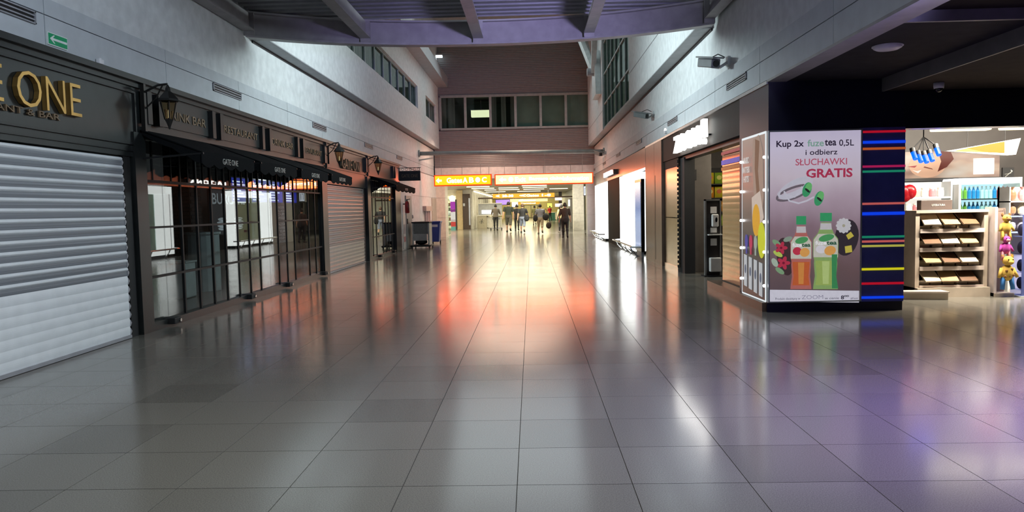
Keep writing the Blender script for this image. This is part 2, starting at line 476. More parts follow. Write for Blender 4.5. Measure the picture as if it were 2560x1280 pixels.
# ------------------------------------------------------------------ end wall with corrugated cladding and a window strip
clad = mat('grey_cladding', (.24, .235, .235), .5, var=.06)
def corrugated(x0, x1, y, z0, z1, pitch=.085, d=.028):
    m = MB(); n = int((z1 - z0) / pitch)
    prof = []
    for k in range(n):
        z = z0 + k * pitch
        prof += [(y, z), (y, z + pitch * .4), (y + d, z + pitch * .5), (y + d, z + pitch * .9)]
    prof += [(y, z0 + n * pitch), (y + .12, z0 + n * pitch), (y + .12, z0)]
    m.prism(prof, 'x', x0, x1)
    return m
we = MB(); we.box(LX, 3.3, END + .13, END + .3, 2.95, 5.4); we.box(LX, 3.3, END + .13, END + .3, 7.0, 10.6)
we.box(LX, -4.4, END + .02, END + .3, 5.4, 7.0); we.box(2.98, 3.3, END + .02, END + .3, 5.4, 7.0)
wall_back = struct('wall_back', we, clad)
corrugated(LX, 3.3, END, 3.55, 5.36).build('lower_cladding', clad, wall_back)
corrugated(LX, 3.3, END, 7.06, 10.5).build('upper_cladding', clad, wall_back)
lint = mat('lintel_panel', (.55, .54, .53), .5)
for k in range(6):
    xa = LX + k * 8.05 / 6
    MB().box(xa + .008, xa + 8.05 / 6 - .008, END - .04, END + .14, 2.96, 3.53).build('lintel_panel', lint, wall_back)
wn = MB(); wn.box(-4.4, 3.0, END - .05, END + .12, 5.36, 5.46); wn.box(-4.4, 3.0, END - .05, END + .12, 6.95, 7.06)
window_4 = struct('window_4', wn, green_steel)
px = [-4.4 + k * 7.4 / 6 for k in range(7)]
for x in px: MB().box(x - .06, x + .06, END - .04, END + .10, 5.46, 6.95).build('mullion', green_steel, window_4)
for k in range(6):
    MB().box(px[k] + .06, px[k + 1] - .06, END + .05, END + .06, 5.46, 6.95).build('pane', clear_glass, window_4)
    if k >= 3: MB().box(px[k] + .05, px[k + 1] - .05, END + .30, END + .32, 5.40, 7.0).build('blind', blind_l, window_4)
cur = mat('grey_curtain', (.20, .22, .21), .8, var=.3, scale=4, stretch=(6, 1, .1))
for a, b in ((-4.35, -4.15), (-4.05, -3.72), (-1.9, -1.65), (-1.42, -1.18), (-.95, -.7)):
    MB().box(a, b, END + .34, END + .36, 5.40, 7.0).build('curtain', cur, window_4)
struct('trim_10', MB().box(-4.6, 3.2, END + 3.0, END + 3.1, 5.2, 7.2), dim_room)
struct('trim_11', MB().box(-4.6, 3.2, END + .32, END + 3.0, 5.30, 5.38), dim_room)
struct('trim_12', MB().box(-4.6, 3.2, END + .32, END + 3.0, 7.02, 7.1), dim_room)
yel = emat('warm_office_light', (1.0, .93, .6), 1.5)
t = thing('office_lamp', 'lit yellowish lamp inside the office behind the high window strip', 'lamp', (-2.55, END + 1.6, 6.0))
MB().box(-3.0, -2.05, END + 1.4, END + 1.8, 6.18, 6.5).build('diffuser', yel, t)
MB().box(-3.03, -2.02, END + 1.38, END + 1.82, 6.5, 6.54).build('housing', grey_steel, t)
MB().cyl((-2.5, END + 1.6, 6.54), (-2.5, END + 1.6, 7.02), .02).build('hanger', grey_steel, t)
t = thing('wall_lamp', 'small bright lamp high up on the left of the corrugated end wall', 'lamp', (-4.55, END - .3, 8.8))
MB().box(-4.7, -4.2, END - .45, END - .2, 8.86, 8.94).build('lit_tube', emat('lamp_tube', (.8, .95, 1.0), 2.5), t)
MB().box(-4.72, -4.18, END - .47, END - .18, 8.94, 9.0).build('housing', grey_steel, t)
MB().bar((-4.45, END - .3, 8.97), (-4.45, END + .01, 8.97), .05).build('bracket', grey_steel, t)
# ceiling of the tall hall
struct('ceiling', MB().box(-5.2, 3.4, 13, END + .3, 10.5, 10.7), mat('roof_soffit', (.42, .45, .45), .7))

# ------------------------------------------------------------------ footbridge across the hall
t = thing('footbridge', 'grey steel footbridge spanning the hall overhead with a bowed edge beam', 'bridge', (-0.8, 10, 4.4))
arc = []
for k in range(25):
    x = -4.72 + 7.78 * k / 24
    u = (x + .83) / 3.95
    arc.append((x, 13.66 - 1.06 * abs(u) ** 2.3))
bs = mat('bridge_steel', (.33, .31, .31), .5)
def ribbon(y0, y1, z0, z1):
    m = MB(); vs = []; fs = []
    for x, y in arc: vs += [(x, y + y0, z0), (x, y + y1, z0), (x, y + y1, z1), (x, y + y0, z1)]
    for k in range(len(arc) - 1):
        a = 4 * k; b = a + 4
        fs += [(a, a + 1, b + 1, b), (a + 1, a + 2, b + 2, b + 1), (a + 2, a + 3, b + 3, b + 2), (a + 3, a, b, b + 3)]
    fs += [(0, 3, 2, 1), (len(vs) - 4, len(vs) - 3, len(vs) - 2, len(vs) - 1)]
    m._add(vs, fs); return m
ribbon(-.10, .10, 4.40, 4.43).build('bottom_flange', bs, t)
ribbon(-.012, .012, 4.43, 4.80).build('web', bs, t)
ribbon(-.10, .12, 4.80, 4.83).build('top_flange', bs, t)
for x in (-4.67, -2.88, -.90, 1.07, 2.99):
    ye = 13.60 - 1.06 * abs((x + .83) / 3.95) ** 2.3
    j = MB().box(x - .012, x + .012, 7, ye, 4.53, 4.80).build('joist', bs, t)
    MB().box(x - .09, x + .09, 7, ye - .03, 4.50, 4.53).build('flange', bs, j)
    MB().box(x - .09, x + .09, ye - .04, ye - .012, 4.43, 4.80).build('end_plate', bs, j)
deck = mat('galvanised_deck', (.24, .24, .25), .5)
prof = []; yy = 7.0
while yy < 13.4:
    prof += [(yy, 4.86), (yy + .12, 4.86), (yy + .15, 4.93), (yy + .21, 4.93)]; yy += .24
prof = prof + [(yy, 4.86), (yy, 5.05), (7.0, 5.05)]
dk = MB(); dk.prism(prof, 'x', -4.72, 3.04)
dk.build('corrugated_deck', deck, t)

# ------------------------------------------------------------------ lower bay on the right in front of the kiosk shop
ceil_d = mat('dark_ceiling', (.03, .029, .033), .8, spec=.08, var=.15)
ceil_b = mat('brown_ceiling', (.032, .026, .025), .8, spec=.08, var=.15)
struct('ceiling_bay', MB().box(RX + .25, 12, 6.9, 9.94, 3.03, 3.2), ceil_d)
struct('ceiling_bay_near', MB().box(RX + .25, 12, 2.0, 6.88, 3.13, 3.2), ceil_b)
struct('ceiling_bay_drop', MB().box(4.6, 12, 7.0, 10.6, 2.87, 3.02), ceil_b)
struct('trim_13', MB().box(RX + .25, 12, 6.86, 6.9, 3.03, 3.16), mat('pale_bulkhead', (.20, .19, .21), .5))
struct('trim_14', MB().box(4.575, 4.6, 7.0, 9.93, 2.86, 3.03), mat('dark_bulkhead', (.16, .15, .15), .5))
struct('trim_15', MB().box(RX, RX + .25, 3.0, 9.94, 3.02, 3.05), mat('bulkhead_edge', (.30, .29, .29), .5))
t = thing('ceiling_speaker', 'round white ceiling speaker on the dark ceiling before the kiosk', 'speaker', (3.68, 7.87, 3.0))
MB().lathe((3.68, 7.87, 2.985), [(.05, 0), (.105, .004), (.135, .02), (.14, .044)], 24).build('grille', mat('white_plastic', (.75, .74, .76), .4), t, smooth=True)
MB().lathe((3.68, 7.87, 3.02), [(.15, 0), (.15, .009)], 24).build('rim', M['white_plastic'], t)
t = thing('dome_camera', 'small white dome camera on the brown ceiling panel', 'camera', (5.0, 9.36, 2.8))
MB().lathe((5.0, 9.36, 2.80), [(.055, 0), (.06, .03), (.06, .069)], 18).build('housing', M['white_plastic'], t, smooth=True)
MB().sphere((5.0, 9.36, 2.80), .048).build('dome', black, t, smooth=True)
# ------------------------------------------------------------------ restaurant front on the left
front = thing('shop_front', 'charcoal panelled restaurant front with brass lettering along the left side', 'shopfront', (LX, 16, 0))
def fr(name, *b, m=None, par=None, bev=0): return MB().box(*b).build(name, m or dark_wood, par or front, bevel=bev)
fr('fascia_board', LX - .18, LX - .03, 3.0, 26.99, 2.46, 3.075)
fr('fascia_board', LX - .18, LX - .03, 3.0, 9.15, 2.16, 2.46)
fr('fascia_board', LX - .18, LX - .03, 17.3, 21.9, 2.12, 2.46)
fr('cornice', LX - .095, LX + .05, 3.0, 26.99, 3.06, 3.125)
fr('cornice_step', LX - .095, LX + .0, 3.0, 26.99, 3.00, 3.06)
fr('lower_moulding', LX - .05, LX + .0, 9.1, 26.99, 2.50, 2.54)
# big sign panel mouldings
for b in ((3.0, 8.99, 2.92, 2.945), (3.0, 8.99, 2.30, 2.325), (8.965, 8.99, 2.325, 2.92)):
    fr('panel_moulding', LX - .03, LX - .005, *b, m=dark_trim)
for b in ((3.0, 9.0, 2.22, 2.235),):
    fr('panel_moulding', LX - .03, LX - .012, *b, m=dark_trim)
s = text('sign_letters', 'GATE ONE', 2.35, .34, (LX + .0, 6.66, 2.665), '+x', gold, front, depth=.05, bold=-.012, each=True)
text('sign_letters', 'RESTAURANT & BAR', 1.66, .062, (LX - .015, 6.68, 2.455), '+x', gold_dim, front, depth=.02, each=True)
for a, b, w in ((9.72, 10.92, 'DRINK BAR'), (11.58, 13.0, 'RESTAURANT'), (13.72, 14.95, 'DRINK BAR'), (15.62, 17.0, 'RESTAURANT')):
    pnl = fr('name_panel', LX - .03, LX - .012, a - .12, b + .12, 2.60, 2.96)
    text('panel_letters', w, b - a, .115, (LX - .006, (a + b) / 2, 2.775), '+x', gold_dim, pnl, depth=.012, each=True)
for y in (9.22, 9.5, 11.10, 11.38, 13.16, 13.52, 15.14, 15.50, 17.12, 17.46, 21.4, 21.75, 25.6, 25.9):
    fr('bracket_block', LX - .03, LX + .05, y - .055, y + .055, 2.58, 2.98, m=dark_trim)
text('gate_letters', 'GATE ONE', 2.05, .27, (LX + .0, 19.75, 2.68), '+x', gold_dim, front, depth=.05, each=True)
# posts and plinths
fr('post', LX - .15, LX + .0, 8.90, 9.16, 0, 2.46)
fr('post', LX - .15, LX + .0, 16.92, 17.34, 0, 2.46)
fr('post', LX - .15, LX + .02, 21.55, 21.95, 0, 2.46)
fr('post', LX - .15, LX + .02, 25.95, 26.99, 0, 2.46, m=dark_trim)
fr('plinth', LX - .15, LX + .0, 9.16, 16.92, 0, .10)
fr('plinth', LX - .15, LX + .0, 21.95, 25.95, 0, .10)

# roller shutters, every slat a piece
perf = mat('perforated_slat', (.20, .215, .235), .5, var=.45, scale=1.0, stretch=(1, .2, 260))
white_slat = mat('white_lacquer_slat', (.82, .85, .86), .38, var=.04)
def shutter(label, ya, yb, z1, x, solid_rows, m_band, m_perf):
    t = thing('roller_shutter', label, 'shutter', (x, (ya + yb) / 2, 0))
    n = 21; p = (z1 - .04) / n
    for k in range(n):
        z = .04 + k * p; m = MB()
        # solid bulging band on top of the slat
        def strip(za, zb, bul, nseg):
            pr = [(x + bul * math.sin(math.pi * i / nseg), za + (zb - za) * i / nseg) for i in range(nseg + 1)]
            vs = []; 
            for xx, zz in pr: vs += [(xx, ya, zz), (xx, yb, zz)]
            m._add(vs, [(2 * i, 2 * i + 1, 2 * i + 3, 2 * i + 2) for i in range(nseg)])
            m._add([(x - .012, ya, za), (x - .012, yb, za), (x - .012, yb, zb), (x - .012, ya, zb)], [(0, 3, 2, 1)])
        if k < solid_rows:
            m.cur = 0; strip(z, z + p, .006, 6)
        else:
            m.cur = 0; strip(z + p * .60, z + p, .016, 5)
            m.cur = 1; strip(z, z + p * .60, .003, 2)
        m.build('slat', [m_band, m_perf], t)
    MB().box(x - .02, x + .02, ya, yb, .005, .04).build('bottom_bar', grey_steel, t)
    g = MB()
    for k in range(n):
        z = .04 + k * p
        g.prism([(yb, z), (yb + .03, z + p * .4), (yb, z + p * .8)], 'x', x - .01, x + .01)
    g.build('end_lock_strip', grey_steel, t)
    MB().box(x - .05, x + .0, yb + .04, yb + .19, 0, z1 + .03).build('guide_rail', black_matt, t)
    MB().box(x - .05, x + .0, ya - .1, ya - .02, 0, z1 + .03).build('guide_rail', black_matt, t)
    return t
shutter('white roller shutter with perforated upper slats under the brass lettered fascia', 3.6, 8.68, 2.14, LX - .05, 7, white_slat, perf)
grey_slat = mat('grey_metal_slat', (.30, .30, .33), .28, metal=.6, var=.05)
grey_perf = mat('grey_metal_perforated', (.20, .20, .22), .35, metal=.5, var=.4, scale=1.0, stretch=(1, .2, 260))
shutter('grey metal roller shutter between the two glazed restaurant windows', 17.42, 21.2, 2.10, LX - .05, 6, grey_slat, grey_perf)

# glazed windows, panes one by one
def glazed(label, ya, yb, ztop, n, feet, skip, midpanes):
    t = thing('shop_window', label, 'window', (LX, (ya + yb) / 2, .1))
    st = (yb - ya) / n; x = LX - .06
    for k in range(n + 1):
        if k in skip: continue
        w = .035
        MB().box(x - .02, x + .014, ya + k * st - w / 2, ya + k * st + w / 2, .10, ztop).build('mullion', bar_m, t)
    for k in range(n * 2):
        if k % 2: MB().box(x - .015, x + .010, ya + k * st / 2 - .010, ya + k * st / 2 + .010, 1.90, ztop).build('glazing_bar', bar_m, t)
    MB().box(x - .03, x + .02, ya, yb, 1.865, 1.90).build('transom', bar_m, t)
    MB().box(x - .03, x + .02, ya, yb, .655, .685).build('transom', bar_m, t)
    for a, b in midpanes: MB().box(x - .02, x + .016, ya + a * st, ya + b * st, 1.285, 1.312).build('transom', bar_m, t)
    MB().box(x - .03, x + .05, ya, yb, ztop - .05, ztop).build('head_rail', dark_wood, t)
    for k in range(n):
        for z0, z1 in ((.10, .655), (.685, 1.865), (1.90, ztop - .05)):
            MB().box(x - .005, x + .003, ya + k * st + .005, ya + (k + 1) * st - .005, z0, z1).build('pane', shop_glass, t)
    for y in feet:
        f = MB().box(x - .02, x + .14, y - .09, y + .09, .03, .11).build('door_foot', black_matt, t, bevel=.008)
        MB().cyl((x + .14, y + .04, .07), (x + .16, y + .04, .07), .022).build('bolt', steel, f)
    return t
glazed('long glazed restaurant window with dark bars beneath the row of awnings', 9.16, 16.92, 2.44, 16, (9.62, 12.3, 14.25, 16.75), (1, 9, 13), ((0, 8), (10, 14)))
glazed('small glazed restaurant window with dark bars beside the dark end pilaster', 21.95, 25.95, 2.44, 8, (23.0, 25.3), (3,), ((1, 6),))

# awnings
def awning(label, ya, yb, group):
    t = thing('awning', label, 'awning', (LX, (ya + yb) / 2, 2.03), group)
    xo = -4.02
    c = MB(); c._add([(LX, ya, 2.50), (LX, yb, 2.50), (xo, yb, 2.225), (xo, ya, 2.225), (LX, ya, 2.485), (LX, yb, 2.485), (xo, yb, 2.21), (xo, ya, 2.21)],
                     [(0, 1, 2, 3), (7, 6, 5, 4), (0, 4, 5, 1), (1, 5, 6, 2), (2, 6, 7, 3), (3, 7, 4, 0)])
    c.build('canopy', awn_m, t)
    ns = 5; pts = [(ya, 2.225), (yb, 2.225)]
    low = []
    for k in range(ns * 6 + 1):
        u = k / (ns * 6); low.append((yb - (yb - ya) * u, 2.075 - .045 * abs(math.sin(math.pi * ns * u))))
    val = MB(); val.prism(pts + low, 'x', xo - .004, xo + .008); v = val.build('valance', awn_m, t)
    text('valance_letters', 'GATE ONE', .50, .075, (xo + .011, (ya + yb) / 2, 2.135), '+x', pale_letter, v, depth=.004)
    for y in (ya + .02, yb - .02):
        # side drop with scallops, and the fold-out arm
        low = [(LX + (xo - LX) * k / 8, (2.47 - .40 * k / 8) - (.02 if k % 2 else 0) if k > 2 else 2.44 - .05 * k) for k in range(9)]
        MB().prism([(LX, 2.49), (xo, 2.215)] + low[::-1], 'y', y - .004, y + .004).build('side_flap', awn_m, t)
        MB().bar((LX, y, 2.15), (xo + .02, y, 2.20), .022).build('arm', dark_trim, t)
    return t
for k, yc in enumerate((9.93, 11.9, 13.87, 15.84)):
    awning('black scalloped lettered awning under the ' + ('DRINK BAR panel next to the big brass sign', 'RESTAURANT panel between two DRINK BAR panels', 'DRINK BAR panel between two RESTAURANT panels', 'RESTAURANT panel next to the grey shutter')[k], yc - .86, yc + .86, 'awnings over the long window')
awning('black scalloped awning over the small glazed window by the hanging sign', 22.2, 25.8, None)

# wall lanterns
amber = glass('lantern_glass', (.75, .66, .5), 1.5)
iron = mat('black_iron', (.012, .011, .010), .4, var=.2)
def lantern(label, y, lit):
    x = -4.42; z = 2.52
    t = thing('wall_lantern', label, 'lantern', (x, y, z))
    n = 6
    MB().lathe((x, y, z), [(.05, .10), (.095, .30), (.10, .31), (.10, .32)], n).build('glass_body', amber, t)
    r = MB().lathe((x, y, z), [(.13, .32), (.125, .345), (.06, .42), (.035, .44), (.03, .48), (.01, .52)], n).build('roof', iron, t)
    MB().lathe((x, y, z), [(.008, -.02), (.02, .02), (.04, .07), (.055, .10)], n).build('finial', iron, t)
    f = MB()
    for k in range(n):
        a = 2 * math.pi * k / n
        f.bar((x + .052 * math.cos(a), y + .052 * math.sin(a), z + .10), (x + .1 * math.cos(a), y + .1 * math.sin(a), z + .31), .012)
    f.build('frame', iron, t)
    b = MB(); b.tube([(LX, y, z + .42), (x - .12, y, z + .52), (x, y, z + .53)], .014); b.bar((LX + .02, y, z - .05), (LX + .02, y, z + .55), .05)
    b.tube([(LX + .02, y, z + .22), (x - .15, y, z + .36), (x - .06, y, z + .52)], .01)
    b.build('bracket', iron, t)
    MB().lathe((x, y, z + .12), [(.012, 0), (.012, .08), (.004, .10)], 8).build('candle', emat('dim_bulb', (1.0, .9, .6), lit), t)
    return t
lantern('black iron wall lantern above the start of the awnings by the big brass sign', 9.12, .5)
lantern('black iron wall lantern at the far end of the row of four awnings', 17.25, .0)
lantern('black iron wall lantern between the grey shutter and the small awning', 21.62, .0)

# projecting sign
t = thing('hanging_sign', 'black projecting board sign hung from a scrolled iron bracket', 'sign', (-4.3, 26.5, 2.5))
bd = MB().box(-4.68, -3.92, 26.47, 26.53, 2.51, 2.86).build('board', black_matt, t, bevel=.01)
text('board_letters', 'GATE ONE', .58, .11, (-4.30, 26.465, 2.685), '-y', gold_dim, bd, depth=.006)
b = MB(); b.bar((LX, 26.5, 2.97), (-3.9, 26.5, 2.97), .02); b.bar((-4.65, 26.5, 2.86), (-4.65, 26.5, 2.97), .015); b.bar((-3.95, 26.5, 2.86), (-3.95, 26.5, 2.97), .015)
b.build('bracket', iron, t)
sc = MB()
for k in range(5):
    cx = -4.55 + k * .14
    sc.tube([(cx + .05 * math.cos(R(a)), 26.5, 2.915 + .04 * math.sin(R(a))) for a in range(0, 361, 45)], .006, 6)
sc.build('scrollwork', iron, t)

# green exit sign and a small sensor on the band
t = thing('exit_sign', 'green rectangular sign with a white arrow pointing left on the white band', 'sign', (LX, 7.55, 3.17))
eb = MB().box(LX - .02, LX - .005, 7.385, 7.70, 3.165, 3.29).build('board', mat('exit_white', (.75, .8, .76), .5), t)
grn = mat('exit_green', (.0, .34, .13), .5)
MB().box(LX - .006, LX - .001, 7.395, 7.69, 3.175, 3.28).build('green_field', grn, t)
ar = MB(); ar.prism([(7.41, 3.2275), (7.47, 3.268), (7.49, 3.268), (7.455, 3.239), (7.68, 3.239), (7.68, 3.216), (7.455, 3.216), (7.49, 3.187), (7.47, 3.187)], 'x', LX - .001, LX + .002)
ar.build('arrow', M['exit_white'], t)
t = thing('smoke_sensor', 'small white sensor sitting on the cornice below the exit sign', 'sensor', (LX + .01, 8.28, 3.13))
MB().box(LX - .01, LX + .035, 8.2, 8.29, 3.131, 3.185).build('housing', M['white_plastic'], t, bevel=.008)
MB().lathe((LX + .012, 8.245, 3.185), [(.02, 0), (.015, .012)], 10).build('lens', M['white_plastic'], t)

# dim restaurant interior behind the glass
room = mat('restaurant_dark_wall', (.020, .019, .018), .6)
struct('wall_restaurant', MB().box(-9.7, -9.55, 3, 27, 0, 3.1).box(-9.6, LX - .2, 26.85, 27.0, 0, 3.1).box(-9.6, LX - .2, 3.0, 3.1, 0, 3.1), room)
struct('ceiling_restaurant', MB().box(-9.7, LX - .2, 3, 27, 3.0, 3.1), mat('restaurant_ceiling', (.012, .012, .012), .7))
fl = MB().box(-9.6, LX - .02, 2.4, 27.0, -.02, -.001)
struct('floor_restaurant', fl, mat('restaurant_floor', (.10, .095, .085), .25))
brick_m = mat('dark_brick', (.055, .038, .03), .8, var=.3)
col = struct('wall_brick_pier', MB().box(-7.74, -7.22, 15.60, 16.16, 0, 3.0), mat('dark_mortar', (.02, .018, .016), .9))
bk = MB().box(0, .015, 0, .24, 0, .07).mesh('brick', brick_m)
bk2 = MB().box(0, .24, 0, .015, 0, .07).mesh('brick', brick_m)
for r in range(36):
    for c in range(2):
        o = link('brick', bk, col); o.location = (-7.225, 15.61 + c * .27 + (.06 if r % 2 else 0), .01 + r * .08)
        o = link('brick', bk2, col); o.location = (-7.73 + c * .26 + (.03 if r % 2 else 0), 15.588, .01 + r * .08)
board_m = mat('chalkboard', (.016, .018, .02), .6)
chalk = mat('chalk', (.50, .55, .57), .9, var=.3, scale=30)
def chalkboard(label, ya, yb, z0, z1, title, kind):
    x = -8.5
    t = thing('chalkboard', label, 'chalkboard', (x, (ya + yb) / 2, z0))
    MB().box(x - .04, x, ya, yb, z0, z1).build('board', board_m, t)
    MB().box(x - .04, x - .02, (ya + yb) / 2 - .04, (ya + yb) / 2 + .04, 0, z0).build('stand', dark_trim, t)
    yc = (ya + yb) / 2
    if title: text('chalk_title', title, (yb - ya) * .86, .30, (x + .006, yc, z1 - .24), '+x', chalk, t, depth=.004, bold=.01)
    if kind == 'drawing':
        for q in range(2):
            cy = ya + (yb - ya) * (.3 + .42 * q)
            for r_, zz in ((.30, .42), (.36, .33), (.34, .24), (.30, .16)):
                MB().prism([(cy - r_ + .01 * ((i * 7) % 5), zz + z0 + .02 + .05 * math.sin(i)) for i in range(1)] + circle(cy, z0 + zz, r_, .045, 14), 'x', x + .002, x + .006).build('chalk_drawing', chalk, t)
    if kind == 'text':
        z = z1 - .10; words = 'BURGERS SALADS SOUPS GRILL WRAPS PASTA COFFEE TEA SNACKS FISH'.split(); i = 0
        while z > z0 + .05:
            text('chalk_line', words[i % len(words)], (yb - ya) * .9, .085, (x + .004, yc, z), '+x', chalk, t, depth=.004, bold=.03); z -= .115; i += 1
    return t
chalkboard('chalkboard with BURGERS title and drawn burgers inside the dim restaurant', 19.5, 22.2, .9, 2.12, 'BURGERS', 'drawing')
chalkboard('tall narrow chalkboard covered in dense white writing inside the dim restaurant', 24.6, 25.6, .35, 1.75, None, 'text')
area('chalkboard_fill_light', (-6.9, 21.0, 2.9), (-8.5, 21.0, 1.3), .4, 5.0, (.9, .95, 1.0), 170)  # added fill, no lamp in the room; makes the chalkboards readable
scr_b = emat('blue_flight_screen', (.008, .02, .35), .9, var=.3); scr_w = emat('flight_rows', (.75, .85, 1.0), 1.3)
for k in range(4):
    y0 = 17.3 + k * 1.25
    t = thing('flight_screen', 'blue flight information screen with white rows hanging inside the dim restaurant', 'screen', (-7.0, y0 + .55, 1.72), 'flight screens in the restaurant')
    MB().box(-7.06, -7.0, y0, y0 + 1.1, 1.72, 2.34).build('frame', black, t)
    MB().box(-7.0, -6.995, y0 + .03, y0 + 1.07, 1.75, 2.31).build('display', scr_b, t)
    for r in range(7):
        MB().box(-6.995, -6.992, y0 + .08, y0 + .45 + .5 * ((r * 3 + k) % 4) / 4, 1.79 + r * .07, 1.82 + r * .07).build('text_row', scr_w, t)
    MB().cyl((-7.03, y0 + .55, 2.34), (-7.03, y0 + .55, 3.0), .02).build('hanger', black_matt, t)
t = thing('white_counter', 'pale rounded counter end standing inside the dim restaurant', 'counter', (-6.3, 14.2, 0))
MB().prism(circle(-6.3, 14.1, .30, .30, 20) , 'z', 0, 1.08).build('body', mat('pale_counter', (.32, .34, .33), .5), t)
MB().prism(circle(-6.3, 14.1, .33, .33, 20) , 'z', 1.08, 1.12).build('top', M['pale_counter'], t)
t = thing('low_plinth', 'pale grey square plinth inside the dim restaurant', 'plinth', (-6.2, 12.9, 0))
MB().box(-6.45, -6.0, 12.7, 13.1, 0, .62).build('body', M['pale_counter'], t, bevel=.02)
MB().box(-6.47, -5.98, 12.68, 13.12, .62, .65).build('top', M['pale_counter'], t)

# ------------------------------------------------------------------ white wall beyond the restaurant
door_m = mat('grey_door', (.26, .27, .27), .5)
d = struct('door_1', MB().box(LX, LX + .04, 28.0, 29.3, .02, 2.02), door_m)
MB().box(LX + .04, LX + .07, 28.1, 28.14, .95, 1.15).build('door_handle', black, d)
struct('door_2', MB().box(LX, LX + .03, 35.4, 37.0, .02, 2.04), mat('beige_door', (.42, .37, .32), .5))
for z in (.98, 2.06):
    struct('trim_16' if z < 1 else 'trim_17', MB().box(LX, LX + .006, 29.35, 40.3, z, z + .012), soffit_m)
t = thing('fire_extinguisher', 'red fire extinguisher hung on the wall by the grey door', 'extinguisher', (-4.60, 27.55, 1.4))
red = mat('red_enamel', (.30, .012, .016), .3)
MB().lathe((-4.60, 27.55, 1.36), [(.05, 0), (.085, .02), (.085, .36), (.06, .43), (.03, .45)], 18).build('cylinder', red, t, smooth=True)
MB().lathe((-4.60, 27.55, 1.80), [(.03, 0), (.03, .06), (.012, .08)], 10).build('valve', black, t)
MB().bar((-4.60, 27.55, 1.86), (-4.48, 27.55, 1.88), .025).build('lever', black, t)
MB().tube([(-4.60, 27.5, 1.83), (-4.52, 27.42, 1.75), (-4.52, 27.42, 1.45)], .012).build('hose', black, t)
MB().bar((LX, 27.55, 1.7), (-4.62, 27.55, 1.7), .04).build('wall_hook', black, t)
t = thing('notice_strip', 'tall narrow white notice board below the fire extinguisher', 'notice', (LX + .01, 27.55, .1))
MB().box(LX, LX + .03, 27.25, 27.85, .05, 1.32).build('board', mat('notice_white', (.6, .6, .57), .5), t)
MB().box(LX + .03, LX + .035, 27.35, 27.75, .3, .5).build('red_print', mat('pink_print', (.45, .2, .2), .6), t)
MB().box(LX + .03, LX + .035, 27.35, 27.75, .6, .95).build('grey_print', grey_steel, t)
t = thing('call_box', 'small dark call box on the white wall by the grey door', 'box', (LX + .02, 29.55, 1.2))
MB().box(LX, LX + .05, 29.45, 29.65, 1.14, 1.28).build('body', grey_steel, t, bevel=.01)
MB().lathe((LX + .05, 29.55, 1.2), [(.02, 0), (.02, .01)], 10).build('button', black, t)
t = thing('wall_fitting', 'pinkish wall box with two grey pipes running down behind the trolley', 'fitting', (LX + .05, 33.4, .9))
MB().box(LX, LX + .16, 32.5, 34.4, 1.42, 1.64).build('box', mat('pinkish_box', (.48, .38, .34), .5), t)
for y in (33.0, 33.6, 34.2): MB().cyl((LX + .06, y, .1), (LX + .06, y, 1.42), .05).build('pipe', mat('pale_pipe', (.45, .43, .43), .4), t)

# luggage trolley and blue bin
t = thing('service_trolley', 'grey metal service trolley with black rim standing by the white wall', 'trolley', (-4.2, 28.7, 0))
galv = mat('galvanised_sheet', (.42, .43, .42), .35, metal=.5)
tz = [( -4.58, 28.35), (-3.92, 28.35), (-3.92, 29.2), (-4.58, 29.2)]
MB().box(-4.55, -3.95, 28.42, 29.15, .55, .98).build('bin_body', mat('trolley_mesh', (.16, .17, .165), .5, var=.4, scale=60), t, bevel=.02)
MB().box(-4.55, -4.02, 28.40, 28.42, .30, .56).build('front_panel', galv, t)
MB().box(-3.95, -3.92, 28.4, 29.15, .12, .95).build('side_panel', galv, t)
MB().box(-4.60, -3.90, 28.34, 29.2, .97, 1.02).build('rim', black_matt, t, bevel=.02)
for x, y in tz: MB().bar((x + (.03 if x < -4.2 else -.03), y + (.04 if y < 28.7 else -.04), .10), (x + (.03 if x < -4.2 else -.03), y + (.04 if y < 28.7 else -.04), .98), .045).build('corner_post', galv, t)
MB().box(-4.64, -3.86, 28.25, 29.25, .07, .13).build('base', black_matt, t, bevel=.02)
for x, y in tz:
    w = MB().cyl((x - .02, y, .05), (x + .02, y, .05), .05, n=14).build('wheel', black_matt, t)
    MB().box(x - .03, x + .03, y - .02, y + .02, .05, .09).build('fork', galv, w)
MB().sphere((-4.28, 28.72, .24), .24, .26, .11).build('black_sack', black_matt, t, smooth=True)
t = thing('wheeled_bin', 'blue plastic wheeled bin next to the grey service trolley', 'bin', (-4.12, 32.0, 0))
blue = mat('blue_plastic', (.025, .045, .24), .4)
MB().prism([(-4.30, .10), (-3.98, .10), (-3.92, .92), (-4.36, .92)], 'y', 31.75, 32.3).build('body', blue, t, bevel=.02)
MB().box(-4.39, -3.89, 31.7, 32.35, .92, .98).build('lid', blue, t, bevel=.02)
MB().box(-4.30, -4.02, 31.744, 31.75, .74, .84).build('sticker', mat('pale_sticker', (.5, .5, .55), .5), t)
MB().bar((-4.36, 32.38, .90), (-3.92, 32.38, .90), .03).build('handle', blue, t)
for x in (-4.30, -3.98): MB().cyl((x - .02, 32.25, .08), (x + .02, 32.25, .08), .08).build('wheel', black_matt, t)

